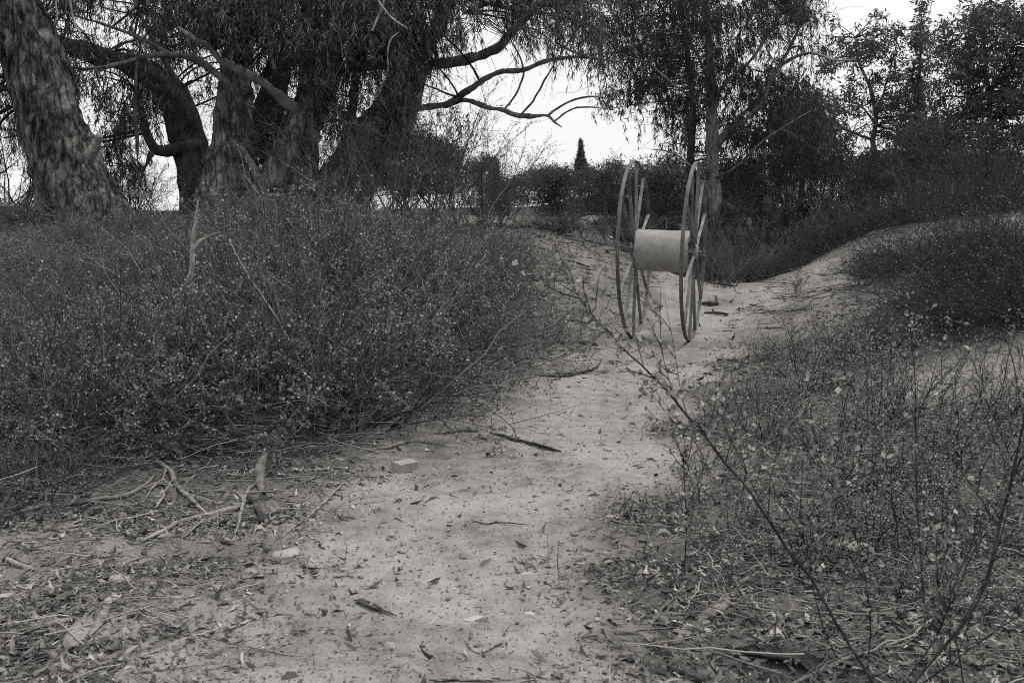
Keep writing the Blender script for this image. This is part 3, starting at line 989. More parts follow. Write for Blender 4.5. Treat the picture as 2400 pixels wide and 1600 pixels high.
# --- the leaning trunk at the left edge
def leaning_gum():
    base = P(190, 512, 14)
    base[2] = gz(base[0:1], base[1:2])[0] - .05
    t = Tree('leaning_gum_tree', 'thick bare eucalyptus trunk leaning left at the left edge of the picture', base)
    t.px_limb('trunk', [(196, 560, 14, 225), (184, 490, 14, 200), (160, 410, 14, 168), (128, 330, 14, 150), (104, 250, 14, 140), (76, 160, 14, 134), (40, 60, 14, 130), (8, -40, 14, 122), (-50, -220, 14, 105), (-120, -450, 14, 80), (-190, -720, 14, 40)],
              'bark', sides=150, seed=61, flute=.06, nf=5, rough=.05, flare=.12, dense=3, crack=.05)
    t.px_limb('branch_stub', [(205, 362, 13.8, 26), (220, 342, 13.7, 19), (231, 318, 13.6, 17)], 'limb_pale', seed=62)
    t.px_limb('limb', [(-40, -190, 14, 60), (60, -260, 13.5, 46), (200, -330, 13, 34), (330, -420, 12.8, 18)], 'limb', seed=63)
    t.px_limb('limb', [(-90, -350, 14, 60), (-220, -420, 14.5, 40), (-330, -560, 15, 20)], 'limb', seed=64)
    C = np.array([P(a, b_, c) for a, b_, c in zip(rng.uniform(-420, 250, 80), rng.uniform(-800, -170, 80), rng.uniform(12.5, 16, 80))])
    C3 = np.array([P(a, b_, c) for a, b_, c in zip(rng.uniform(-120, 40, 40), rng.uniform(-60, 330, 40), rng.uniform(15.5, 18, 40))])
    b, f = Acc(), Acc()
    t.branches_to(b, C, .03, .3)
    weeping(f, b, C, 5, (.5, 1.2), 16, (.1, .18), t.loc, .35)
    t.branches_to(b, C3, .02, .2)
    weeping(f, b, C3, 7, (.4, .9), 20, (.09, .16), t.loc)
    tag(b.obj('twig_work', M['dark_twig'], t.o), kind='stuff')
    f.obj('crown', M['gum_leaf'], t.o, False)
leaning_gum()

# --- the gum behind the reel
def middle_gum():
    D = 21.5
    base = P(1678, 560, D)
    base[2] = gz(base[0:1], base[1:2])[0] - .05
    t = Tree('gum_tree', 'slender pale-trunked eucalyptus with a wide twiggy crown standing behind the iron reel', base)
    def L(pts, part='limb', mat='bark_pale', **kw):
        return t.px_limb(part, [(a, b, D + c, w * (.78 if part == 'limb' else 1)) for a, b, c, w in pts], mat, **kw)
    L([(1680, 640, 0, 44), (1676, 520, 0, 33), (1673, 385, 0, 29), (1668, 256, 0, 23), (1664, 128, .1, 17), (1652, 0, .2, 13), (1640, -150, .2, 8)], 'trunk', sides=20, seed=70, flute=.06)
    L([(1655, 640, .9, 26), (1628, 500, .8, 22), (1620, 380, .8, 20), (1622, 250, .9, 16), (1612, 120, 1, 12), (1590, -20, 1, 8)], 'trunk', 'bark_dark', sides=14, seed=71)
    for i, pts in enumerate((
            [(1678, 345, 0, 18), (1700, 322, -.2, 16), (1750, 275, -.4, 14), (1788, 238, -.5, 13), (1812, 172, -.6, 12), (1850, 141, -.7, 10), (1900, 124, -.8, 8), (1955, 141, -.9, 6), (2005, 140, -1, 3)],
            [(1680, 330, 0, 14), (1725, 285, .4, 12), (1790, 215, .6, 11), (1830, 150, .7, 9), (1870, 70, .8, 7), (1890, -30, .9, 4)],
            [(1669, 240, 0, 13), (1705, 190, -.3, 11), (1762, 140, -.5, 9), (1800, 80, -.6, 8), (1840, 20, -.7, 5)],
            [(1664, 200, 0, 10), (1640, 140, -.4, 9), (1600, 70, -.6, 7), (1550, 20, -.8, 5), (1500, -40, -1, 3)],
            [(1672, 300, 0, 10), (1630, 240, -.6, 9), (1580, 200, -1, 7), (1520, 150, -1.3, 5), (1460, 130, -1.6, 3)],
            [(1674, 420, 0, 9), (1720, 395, -.6, 8), (1790, 330, -.9, 7), (1850, 290, -1, 5), (1900, 260, -1, 3)],
            [(1676, 450, 0, 8), (1630, 400, -.7, 6), (1580, 360, -1, 5), (1530, 350, -1.2, 3)],
            [(1812, 172, -.6, 8), (1830, 230, -.7, 6), (1850, 190, -.9, 5), (1862, 165, -1, 3)])):
        L(pts, 'limb', 'limb' if i % 2 else 'bark_pale', seed=72 + i, sides=7)
    rows = ["99999998873000",
            "99999999985200",
            "99999999996410",
            "89999999998532",
            "89999999997554",
            "79999988765520",
            "69999988765310",
            "47999888876430",
            "23699877888641",
            "01358778888752",
            "00136777787641",
            "00024666665300"]
    C = cells(rows, 1395, -140, 46, 500, D - 2.0, D + 2.4, 1.0, 5, D - .9, 1.5)
    b, f = Acc(), Acc()
    path = t.branches_to(b, C, .016, .3)
    weeping(f, b, C, 4, (.2, .6), 14, (.1, .19), t.loc, .18)
    clumps(f, C, .18, 36, (.1, .18), (.12, .19), t.loc, .5, .9)
    weeping(f, b, path[:, 5], 2, (.2, .5), 10, (.08, .15), t.loc)
    # bare twigs
    tw, _ = grow(path, 3, (.2, .9), (.4, 1.1), .5, .1, .3, 5, .15)
    b.tubes(tw - t.loc, radii(len(tw), 5, .006, .0015), 3)
    tag(b.obj('twig_work', M['twig'], t.o), kind='stuff')
    f.obj('crown', M['gum_leaf_far'], t.o, False)
middle_gum()

def back_tree(name, label, trunk, boughs, blobs, D, depth=1.5, leaf=(.12, .22), mat='far_leaf', per=40, dens=1.0, tmat='bark_dark', wd=(.18, .32), R=.2, group='trees beyond the hedge', grav=.35, stray=True):
    base = P(trunk[0][0], trunk[0][1], D)
    base[2] = gz(base[0:1], base[1:2])[0] - .1
    t = Tree(name, label, base, group)
    first = P(trunk[0][0], trunk[0][1], D)
    pts = [base] + [P(a, b, D) for a, b, w in trunk]
    rad = [trunk[0][2] * D / F0 / 2 * 1.3] + [w * D / F0 / 2 for a, b, w in trunk]
    if first[2] <= base[2] + .2:
        pts, rad = [base] + pts[2:], [rad[0]] + rad[2:]
    t.stem('trunk', pts, rad, tmat, 12, 30, 90)
    for i, bo in enumerate(boughs):
        t.px_limb('limb', [(a, b, D + c, w) for a, b, c, w in bo], tmat, seed=95 + i, sides=6)
    C = []
    for (px, py, rx, ry, n) in blobs:
        n = int(n * dens)
        q = rand_dir(n) * rng.uniform(.25, 1, (n, 1)) ** .5
        C.append(np.array([P(px + a[0] * rx, py + a[2] * ry, D + a[1] * depth) for a in q]))
        q = rand_dir(max(2, n // 5)) * rng.uniform(.95, 1.5, (max(2, n // 5), 1))       # stray outer sprays
        C.append(np.array([P(px + a[0] * rx, py - abs(a[2]) * ry, D + a[1] * depth) for a in q]) if stray else C[-1][:1])
    C = np.concatenate(C)
    b, f = Acc(), Acc()
    t.branches_to(b, C, .016 * D / 22, .3, N=6)
    clumps(f, C, R, per, leaf, wd, t.loc, grav)
    tag(b.obj('twig_work', M['dark_twig'], t.o), kind='stuff')
    f.obj('crown', M[mat], t.o, False)
    return t

# --- trees beyond the hedge, right side
back_tree('gum_tree', 'tall slim eucalyptus with pale forked trunk against the sky above the hedge',
          [(2052, 420, 16), (2050, 333, 14), (2054, 256, 11), (2032, 190, 8), (2012, 140, 6), (2005, 90, 4)],
          [[(2053, 262, 0, 8), (2072, 215, -.3, 6), (2090, 150, -.5, 4)], [(2050, 330, 0, 8), (1985, 305, -.5, 6), (1950, 290, -.7, 3)], [(2052, 290, 0, 6), (2020, 250, .3, 5), (1990, 240, .5, 3)]],
          [(2010, 95, 55, 45, 26), (2055, 105, 35, 50, 18), (2100, 120, 40, 60, 26), (1990, 150, 40, 40, 14), (1985, 245, 45, 45, 24), (2090, 200, 45, 55, 26), (2080, 290, 60, 60, 40),
           (2120, 330, 50, 60, 30), (2120, 250, 40, 50, 20), (2030, 190, 30, 40, 6), (2050, 390, 60, 35, 24), (1950, 170, 30, 20, 7)], 30, 1.6, tmat='bark_pale', dens=.52, R=.18)
back_tree('poplar_tree', 'narrow upright tree spire between two eucalyptus crowns against the sky',
          [(2150, 400, 12), (2152, 250, 8), (2157, 120, 5), (2160, 20, 2)], [],
          [(2150, 310, 32, 50, 18), (2148, 240, 26, 45, 15), (2152, 170, 22, 40, 13), (2156, 110, 17, 35, 10), (2158, 60, 9, 32, 5), (2161, 14, 4, 18, 2)], 31, .8, dens=1.1, R=.16)
back_tree('oak_tree', 'dark dense tall tree crown at the upper right corner of the picture',
          [(2330, 420, 18), (2325, 280, 13), (2310, 150, 9), (2300, 40, 5)],
          [[(2325, 280, 0, 9), (2270, 200, -.6, 5), (2220, 120, -.8, 3)], [(2320, 220, 0, 8), (2370, 120, -.4, 5), (2410, 40, -.5, 3)]],
          [(2330, 45, 60, 45, 44), (2260, 70, 60, 40, 34), (2215, 105, 45, 30, 18), (2390, 110, 60, 70, 60), (2300, 140, 70, 50, 60), (2230, 190, 60, 50, 34), (2330, 230, 90, 60, 80),
           (2210, 270, 50, 50, 28), (2400, 250, 60, 80, 60), (2270, 320, 70, 60, 54), (2200, 350, 45, 50, 30), (2370, 350, 70, 60, 60), (2450, 150, 60, 100, 60), (2430, 40, 40, 40, 30)], 28, 2.2, dens=.6, R=.21)
back_tree('gum_tree', 'rounded dark tree just right of the middle eucalyptus, its top below the branch fork',
          [(1880, 440, 14), (1884, 340, 10), (1890, 270, 7), (1892, 225, 4)], [[(1885, 330, 0, 8), (1840, 280, -.4, 5), (1830, 250, -.5, 3)]],
          [(1890, 240, 50, 32, 34), (1850, 255, 40, 35, 24), (1925, 275, 35, 45, 24), (1880, 310, 75, 50, 60), (1930, 350, 60, 50, 46), (1820, 330, 60, 50, 40), (1870, 385, 90, 40, 50), (1980, 400, 60, 40, 40)], 27, 2.0, dens=.62, R=.21)
back_tree('gum_tree', 'low dark tree behind the hedge between the slim gum and the corner tree',
          [(2180, 440, 12), (2178, 380, 8), (2170, 320, 4)], [],
          [(2170, 330, 50, 50, 30), (2110, 400, 70, 40, 40), (2200, 410, 80, 40, 46), (2300, 400, 80, 40, 46), (2020, 420, 60, 35, 34)], 26, 1.8, dens=1.2, R=.25)

# --- distant trees on the skyline behind the plateau
FG = 'skyline trees far behind the reel'
back_tree('cypress_tree', 'dark pointed cypress rising above the distant tree line left of the reel',
          [(1362, 490, 4), (1362, 400, 4), (1361, 335, 1)], [],
          [(1362, 436, 24, 22, 70), (1362, 410, 21, 15, 70), (1362, 393, 16, 14, 50), (1361, 376, 11, 13, 34), (1361, 360, 7, 11, 20), (1361, 346, 3.5, 10, 9), (1361, 335, 1, 8, 4)], 110, .7, (.18, .32), dens=1.6, R=.12, group=FG, grav=-.9, stray=False)
back_tree('pine_tree', 'flat domed dark tree on the distant skyline left of the pointed cypress',
          [(1292, 500, 6), (1292, 440, 6)], [[(1292, 440, 0, 5), (1262, 420, 0, 3)], [(1292, 440, 0, 5), (1325, 418, 0, 3)]],
          [(1290, 410, 40, 18, 60), (1262, 418, 22, 14, 26), (1322, 418, 22, 14, 26), (1292, 440, 52, 24, 60), (1300, 475, 60, 28, 60)], 58, 2, (.13, .26), dens=.95, R=.34, group=FG)
back_tree('pine_tree', 'low dark tree on the distant skyline right of the pointed cypress',
          [(1410, 500, 6), (1408, 440, 4)], [],
          [(1400, 412, 30, 18, 30), (1435, 402, 30, 22, 30), (1410, 445, 50, 28, 50), (1390, 480, 60, 30, 50), (1465, 430, 45, 40, 50), (1450, 480, 50, 30, 40)], 55, 2, (.13, .26), dens=.95, R=.34, group=FG)
back_tree('pine_tree', 'small bushy tree at the left end of the distant skyline beside the feathery shrubs',
          [(1190, 500, 6), (1190, 440, 4)], [],
          [(1185, 432, 40, 14, 34), (1225, 424, 22, 12, 18), (1150, 440, 36, 16, 30), (1200, 465, 60, 24, 50), (1130, 480, 50, 26, 40)], 62, 2, (.13, .26), dens=.95, R=.34, group=FG)
back_tree('cypress_tree', 'thin dark cypress in the gap beside the feathery shrubs, far behind the plateau',
          [(1157, 480, 4), (1157, 420, 3), (1156, 385, 1.5)], [],
          [(1157, 440, 7, 18, 14), (1157, 410, 6, 16, 12), (1156, 388, 4, 12, 8)], 50, .5, (.2, .35), dens=1.3, R=.14, group=FG, grav=-.6)
back_tree('gum_tree', 'small drooping tree with visible trunk left of the thin distant cypress',
          [(1128, 490, 6), (1126, 440, 5), (1128, 400, 3)], [],
          [(1128, 392, 22, 14, 16), (1108, 400, 18, 18, 14), (1140, 378, 12, 14, 8), (1120, 425, 28, 16, 16)], 40, 1, (.08, .16), dens=1.2, R=.2, group=FG)
back_tree('gum_tree', 'dark leafy tree behind the feathery shrubs at the right foot of the old eucalyptus',
          [(1040, 500, 10), (1030, 430, 8), (1020, 370, 6)], [[(1028, 420, 0, 6), (1060, 370, -.2, 4)], [(1025, 400, 0, 5), (960, 350, 0, 3)]],
          [(1055, 370, 30, 35, 30), (1010, 350, 30, 30, 20), (960, 345, 40, 35, 24), (1060, 420, 35, 30, 24), (900, 400, 60, 50, 40), (990, 420, 50, 40, 34), (820, 420, 60, 50, 30)], 23, 1.2, (.08, .15), 'gum_leaf_far', dens=1.1, R=.2)

back_tree('pine_tree', 'dark bushy tree on the distant skyline seen between the reel wheels',
          [(1545, 520, 6), (1545, 440, 4)], [],
          [(1510, 420, 45, 30, 46), (1560, 405, 50, 35, 54), (1600, 440, 60, 40, 50), (1530, 470, 70, 34, 60), (1620, 480, 50, 34, 40)], 52, 2, (.13, .25), dens=1.2, R=.4, group=FG)
back_tree('pine_tree', 'dark bushy tree far behind the slender pale trunk, right of the reel',
          [(1730, 520, 6), (1730, 440, 4)], [],
          [(1690, 430, 50, 36, 46), (1745, 415, 50, 40, 54), (1800, 440, 60, 40, 50), (1740, 475, 80, 34, 60)], 46, 2, (.12, .22), dens=1.2, R=.35, group=FG)
# ------------------------------------------------------------------ hedge and shrubs
HG = 'shrubs of the hedge on the right bank'
for px, y, sc, lab in (
        (1560, 22, .85, 'dark feathery shrub seen through the spokes between the two reel wheels'),
        (1470, 24, .85, 'dark feathery shrub behind the left wheel of the reel'),
        (1640, 20.5, .7, 'low feathery shrub at the foot of the slender pale trunk, behind the right wheel'),
        (1730, 20.5, .85, 'feathery shrub just right of the slender pale trunk behind the reel'),
        (1800, 22.5, 1.05, 'tall feathery shrub where the track disappears behind the sandy bank'),
        (1900, 21.5, .95, 'feathery shrub at the top of the bare sandy bank, left half of the hedge'),
        (1990, 22.5, 1.1, 'bushy shrub in the hedge below the slim forked eucalyptus'),
        (2080, 20.5, .85, 'bushy shrub right above the crest of the bare sandy bank'),
        (2160, 22.5, 1.1, 'tall shrub in the hedge below the narrow tree spire'),
        (2230, 19.5, .9, 'shrub in the hedge right of the bare sandy crest'),
        (2320, 21.5, 1.15, 'tall shrub in the hedge below the dark corner tree'),
        (2390, 18.5, 1.05, 'tall shrub cut by the right edge of the picture, in the hedge'),
        (1760, 25.5, 1.1, 'dark shrub deep behind the middle eucalyptus, above the end of the track')):
    shrub('tama', px, y, sc, lab, HG, 'tamarisk_shrub')
for px, y, sc, lab in (
        (870, 15.2, .95, 'tall feathery shrub with bare stems in front of the old gum, nearest its hollow base'),
        (960, 14.6, .9, 'feathery shrub with long pale stems, in the middle of the group by the old gum'),
        (1050, 15.4, 1.0, 'feathery shrub whose thin twigs stand against the open sky'),
        (1130, 17.5, .7, 'low feathery shrub at the edge of the pale sandy plateau'),
        (1170, 20.5, .65, 'small grey feathery shrub on the plateau below the distant skyline')):
    shrub('feather', px, y, sc, lab, 'feathery shrubs right of the old gum', 'feathery_shrub')
for px, y, sc, lab in (
        (1705, 16.4, .5, 'grey feathery shrub at the left rim of the track, right of the reel'),
        (1765, 18, .6, 'grey feathery shrub closing the end of the track'),
        (1640, 17.2, .5, 'low grey feathery shrub just behind the right wheel of the reel'),
        (1560, 18.6, .45, 'low grey feathery shrub on the bank, seen above the reel drum'),
        (1840, 19.0, .6, 'grey feathery shrub at the upper left corner of the bare sandy bank'),
        (1960, 18.6, .6, 'grey feathery shrub on the crest above the middle of the bare sandy bank'),
        (2130, 18.2, .6, 'grey feathery shrub on the crest right of the bare sandy bank')):
    shrub('feather', px, y, sc, lab, 'grey shrubs round the end of the track', 'feathery_shrub')
for kind, px, y, sc, lab in (
        ('feather', 1450, 17.2, .4, 'low grey shrub on the left bank, right behind the left wheel rim'),
        ('feather', 1370, 18.6, .42, 'low grey shrub at the edge of the pale plateau left of the reel'),
        ('wiry', 1300, 16.6, .55, 'low dark scrub on the left bank above the bare slope'),
        ('feather', 1690, 15.4, .42, 'low grey shrub on the track floor just right of the right wheel'),
        ('feather', 1745, 16.6, .5, 'low grey shrub in the gully bottom where the track narrows'),
        ('wiry', 1800, 16.8, .6, 'dark scrub low on the sandy bank at the gully mouth'),
        ('wiry', 1880, 17.2, .6, 'dark scrub along the upper left edge of the bare sandy bank'),
        ('wiry', 1985, 17.4, .6, 'dark scrub on the middle of the sandy crest'),
        ('wiry', 2080, 16.6, .6, 'dark scrub at the right end of the sandy crest'),
        ('wiry', 2060, 13.2, .5, 'small dark scrub on the bare bank above the leafy shrubs')):
    shrub(kind, px, y, sc, lab, 'scrub on the banks of the gully', 'low_shrub')
shrub('tama', 30, 16.5, .8, 'fine twiggy shrub behind the leaning trunk at the left edge', 'shrubs behind the trunks', 'tamarisk_shrub')
shrub('tama', 330, 19, .5, 'low dark shrub between the leaning trunk and the old gum', 'shrubs behind the trunks', 'tamarisk_shrub')

TG = 'shrubs of the thicket on the left bank'
for px, y, sc, zs, lab in (
        (60, 5.20, 0.55, 0.75, 'low small-leaved shrub at the left edge, above the long pale fallen branch'),
        (60, 6.00, 0.90, 1, 'small-leaved shrub at the lower left corner of the thicket'),
        (250, 6.40, 0.88, 1, 'small-leaved shrub in the front row above the bent root-like branch'),
        (440, 7.20, 0.99, 1, 'front-row shrub in the thicket above the curled bark tube'),
        (610, 7.25, 1.11, 1, 'front-row shrub in the thicket left of the long leaning pale stem'),
        (760, 7.25, 1.14, 1, 'front-row shrub at the foot of the long leaning pale stem'),
        (880, 8.30, 1.21, 1, 'front-row shrub in the thicket behind the concrete block'),
        (980, 8.60, 0.97, 1, 'front-row shrub behind the curled bark at the edge of the track'),
        (1055, 9.60, 0.86, 1, 'shrub at the right front corner of the thicket beside the track'),
        (60, 8.60, 0.80, 0.9, 'second-row shrub at the left edge of the thicket'),
        (270, 9.00, 0.83, 0.9, 'second-row shrub below and left of the upright dead branch'),
        (470, 9.40, 1.09, 1, 'shrub at the foot of the upright dead branch'),
        (670, 9.20, 1.22, 1, 'dense shrub in the middle of the thicket behind the long leaning stem'),
        (850, 9.60, 1.22, 1, 'dense shrub in the middle of the thicket, right of the leaning stem'),
        (985, 10.40, 1.22, 1, 'dense pale-leaved shrub in the right half of the thicket'),
        (1095, 11.20, 0.75, 1, 'shrub bulging over the right end of the thicket towards the reel'),
        (90, 11.00, 0.60, 0.75, 'low shrub on the open slope below the leaning trunk'),
        (300, 11.40, 0.60, 0.7, 'low shrub on the open slope left of the upright dead branch'),
        (540, 11.60, 0.76, 0.9, 'shrub rising just right of the upright dead branch'),
        (720, 11.60, 0.90, 1, 'tall dense shrub in the back of the thicket below the hollow gum base'),
        (890, 12.00, 0.90, 1, 'tall dense shrub in the back of the thicket below the feathery shrubs'),
        (1025, 12.60, 0.85, 0.95, 'back-row shrub of the thicket near the pale plateau'),
        (1165, 12.80, 0.76, 0.95, 'rightmost back-row shrub of the thicket on the sandy bank'),
        (190, 12.20, 0.60, 0.7, 'low shrub on the open slope just below the foot of the leaning trunk'),
        (430, 12.60, 0.48, 0.8, 'low shrub on the slope between the leaning trunk and the upright dead branch'),
        (170, 10.00, 0.70, 0.8, 'low shrub on the open left slope, nearest the left edge but one'),
        (380, 10.30, 0.75, 0.8, 'shrub on the left slope just left of the upright dead branch'),
        (60, 13.20, 0.65, 0.7, 'shrub at the foot of the leaning trunk, left side'),
        (330, 13.60, 0.55, 0.7, 'low shrub in the gap between the leaning trunk and the old gum'),
        (560, 13.80, 0.76, 0.9, 'shrub right in front of the fluted main stem of the old gum'),
        (700, 14.00, 0.76, 0.9, 'shrub in front of the second stem of the old gum'),
        (860, 14.00, 0.72, 0.9, 'back-row shrub under the feathery shrubs at the old gum')):
    dry = any(w in lab for w in ('concrete block', 'foot of the upright', 'right half', 'second-row shrub at', 'below the hollow', 'near the pale plateau'))
    shrub('dry' if dry else 'salt', px, y, sc, lab, TG, 'small_leaved_shrub', zs)

RG = 'dark wiry shrubs on the right bank'
for px, y, sc, lab in (
        (2350, 8.5, .75, 'dark wiry shrub at the right edge, just above the small bare patch'),
        (2265, 9.0, .5, 'dark wiry shrub above the left end of the small bare patch'),
        (2440, 7.9, .8, 'dark wiry shrub mostly cut off by the right edge, lowest of them'),
        (2200, 12.5, .9, 'dark wiry shrub on the right bank below the sandy crest'),
        (2330, 11.2, 1.0, 'dark wiry shrub on the right bank, the widest of them'),
        (2420, 9.4, .9, 'dark wiry shrub cut by the right edge of the picture'),
        (2290, 9.6, .75, 'dark wiry shrub just above the small bare patch on the right bank'),
        (2150, 16.0, .7, 'dark wiry shrub on the crest right of the bare sandy face'),
        (2290, 15.0, .9, 'dark wiry shrub at the top right, in front of the hedge')):
    shrub('wiry', px, y, sc, lab, RG, 'wiry_shrub')
SG = 'small leafy shrubs right of the track'
for px, y, sc, zs, lab in (
        (1862, 14.20, 0.54, 0.8, 'small lone shrub on the bare sandy bank right of the reel'),
        (1790, 10.40, 0.45, 0.9, 'leafy shrub at the right edge of the track just past the reel'),
        (1880, 9.80, 0.58, 0.9, 'leafy shrub right of the track, second from the track edge'),
        (1980, 9.40, 0.61, 1, 'upright leafy shrub in the middle of the right slope'),
        (2090, 8.90, 0.61, 1, 'leafy shrub left of the small bare patch on the right slope'),
        (1900, 7.90, 0.76, 0.95, 'leafy shrub right of the track, behind the diagonal foreground stem'),
        (2020, 7.50, 0.81, 0.95, 'leafy shrub in the dense middle of the right slope'),
        (2130, 6.60, 0.76, 0.95, 'leafy shrub below the small bare patch on the right slope'),
        (1800, 6.60, 0.59, 0.85, 'low leafy shrub at the track edge under the diagonal foreground stem'),
        (1960, 5.70, 0.66, 0.9, 'leafy shrub above the scrap of white paper'),
        (2330, 6.20, 0.76, 0.9, 'leafy shrub near the right edge beside the pale stick'),
        (2180, 5.00, 0.66, 0.9, 'leafy shrub right of the scrap of white paper'),
        (2240, 5.60, 0.59, 0.95, 'tall leafy shrub between the two upright foreground stems, behind them'),
        (2060, 5.10, 0.50, 0.95, 'leafy shrub touching the scrap of white paper from behind'),
        (2300, 3.60, 0.42, 0.9, 'leafy shrub at the lower right corner beside the stem fork'),
        (2150, 3.80, 0.42, 0.9, 'leafy shrub at the foot of the thin straight foreground stem'),
        (2080, 4.30, 0.58, 0.9, 'leafy shrub close in front of the scrap of white paper, to its right'),
        (2260, 4.20, 0.63, 0.9, 'leafy shrub left of the dark stem at the right edge, near the ground'),
        (1880, 4.10, 0.52, 0.9, 'low leafy shrub just below the scrap of white paper'),
        (2390, 5.20, 0.79, 0.9, 'leafy shrub at the right edge above the dark stem fork'),
        (2030, 6.50, 0.79, 0.9, 'leafy shrub halfway up the right slope above the paper scrap'),
        (1700, 5.60, 0.45, 0.8, 'small leafy seedling at the right edge of the track'),
        (1760, 4.80, 0.45, 0.8, 'low leafy shrub left of the scrap of white paper')):
    shrub('leafy', px, y, sc, lab, SG, 'leafy_shrub', zs)

# ------------------------------------------------------------------ the iron hose reel
def reel():
    th = math.radians(17.5)                    # the wheels' plane, turned from the line of sight
    ax = np.array([math.cos(th), -math.sin(th), 0])
    dL, dR = 12.5, 12.285
    bl = P(1485, 789, dL)
    wheel_r = 410 / F0 * dL / 2
    sep = 0.735
    bl[2] = gz(bl[0:1], bl[1:2])[0] - .025
    c0 = bl + np.array([0, 0, wheel_r])
    c1 = c0 + ax * sep
    c1[2] = float(gz(c1[0:1], c1[1:2])[0]) - .025 + wheel_r
    c1[2] = c0[2] + np.clip(c1[2] - c0[2], -.025, .025)
    ax = unit(c1 - c0)
    mid = (c0 + c1) / 2
    gl = min(gz(c0[0:1], c0[1:2])[0], 9)
    root = empty('hose_reel', (mid[0], mid[1], c0[2] - wheel_r), 'large weathered steel hose reel with two spoked wheels standing upright on the track', 'reel')
    R0 = np.array([mid[0], mid[1], c0[2] - wheel_r])
    fwd = np.array([math.sin(th), math.cos(th), 0])
    up = np.array([0, 0, 1.0])
    def disc(c, u, v, prof, n, acc):
        """ring swept round centre c; prof: (radius, axial) loop"""
        t = np.arange(n) * 2 * math.pi / n
        rad = np.cos(t)[:, None] * u + np.sin(t)[:, None] * v
        V = np.stack([c + rad * r + np.cross(u, v) * a for r, a in prof], 1)
        k = len(prof)
        idx = np.arange(n * k).reshape(n, k)
        nx = np.roll(idx, -1, 0)
        q = np.stack([idx, nx, np.roll(nx, -1, 1), np.roll(idx, -1, 1)], -1).reshape(-1, 4)
        acc.add(V, q)
    for wi, c in enumerate((c0, c1)):
        tilt = math.radians((-.3, 1.4)[wi])
        u_ = fwd
        v_ = unit(up * math.cos(tilt) + ax * math.sin(tilt))
        nrm = np.cross(u_, v_)
        a = Acc()
        hw = .022
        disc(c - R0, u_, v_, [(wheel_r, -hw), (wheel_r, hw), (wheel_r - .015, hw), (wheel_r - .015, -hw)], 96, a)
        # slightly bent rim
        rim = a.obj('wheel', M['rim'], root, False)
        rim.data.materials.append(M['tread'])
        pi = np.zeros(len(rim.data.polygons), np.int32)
        pi[0::4] = 1                                            # the running face, shade put into its slightly darker steel
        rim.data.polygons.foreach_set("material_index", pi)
        rim["label"] = ('left wheel of the reel, its spokes partly hidden by the drum', 'right wheel of the reel with spokes crossing at the hub')[wi]
        md = rim.modifiers.new('edge', 'BEVEL')
        md.width = .003
        md.segments = 1
        hub = Acc()
        side = 1 if wi else -1
        disc(c - R0, u_, v_, [(.1, -.035), (.1, .035), (.05, .06), (.05, -.06)], 24, hub)
        hub.obj('hub', M['spoke'], rim, False)
        n_sp = 12
        for k in range(n_sp):
            ang = math.radians(-4 + 30 * k + rng.normal() * 1.0)
            d = u_ * math.cos(ang) + v_ * math.sin(ang)
            tg = -u_ * math.sin(ang) + v_ * math.cos(ang)
            off = nrm * (.012 if k % 2 else -.012)
            b = Acc()
            w0, t0 = .019, .005
            bend = rng.normal() * .006
            rr = np.linspace(.05, wheel_r - .012, 5)
            V = []
            for j, r_ in enumerate(rr):
                cc = c - R0 + d * r_ + off * (1 - j / 4 * .9) + tg * bend * math.sin(j / 4 * math.pi)
                V += [cc + nrm * w0 * sx + tg * t0 * sy for sx, sy in ((-1, -1), (1, -1), (1, 1), (-1, 1))]
            q = []
            for j in range(4):
                for m_ in range(4):
                    q.append((j * 4 + m_, j * 4 + (m_ + 1) % 4, j * 4 + 4 + (m_ + 1) % 4, j * 4 + 4 + m_))
            q += [(3, 2, 1, 0), (16, 17, 18, 19)]
            b.add(np.array(V), q)
            b.obj('spoke', M['spoke'], rim, False)
    # drum
    a = Acc()
    rd = .252
    n = 72
    s = np.linspace(.03, sep - .035, 24)
    t = np.arange(n) * 2 * math.pi / n
    rad = np.cos(t)[:, None] * fwd + np.sin(t)[:, None] * up
    V = np.stack([c0 - R0 + ax * q_ + rad * rd for q_ in s], 0)
    dn = vnoise((V + R0) * np.array([4, 4, 4]), 8) * .004 + vnoise(V * 14, 9) * .0012
    V = V + rad[None] * dn[..., None]
    ed = rng.uniform(-.008, .008, n)
    V[0] += ax * ed[:, None]
    V[-1] += ax * rng.uniform(-.012, .008, n)[:, None]
    idx = np.arange(24 * n).reshape(24, n)
    q = np.stack([idx[:-1], idx[1:], np.roll(idx[1:], -1, 1), np.roll(idx[:-1], -1, 1)], -1).reshape(-1, 4)
    a.add(V, q)
    drum = a.obj('drum', M['drum'], root)
    sol = drum.modifiers.new('wall', 'SOLIDIFY')
    sol.thickness = .006
    # weld beads where the spokes meet the drum
    for e, cc in ((.022, 0), (sep - .026, 1)):
        for k in range(12):
            ang = math.radians(-4 + 30 * k)
            w = Acc()
            p = c0 - R0 + ax * e + (fwd * math.cos(ang) + up * math.sin(ang)) * rd
            tg = -fwd * math.sin(ang) + up * math.cos(ang)
            pts = np.array([p + tg * o_ for o_ in (-.03, -.015, 0, .015, .03)])[None] + rng.normal(size=(1, 5, 3)) * .003
            w.tubes(pts, np.array([[.005, .012, .014, .011, .005]]), 6, True)
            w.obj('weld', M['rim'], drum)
    # axle
    w = Acc()
    w.tubes(np.array([[c0 - ax * .09 - R0, c0 + ax * (sep + .09) - R0]]), np.array([[.022, .022]]), 12, True)
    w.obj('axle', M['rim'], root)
reel()

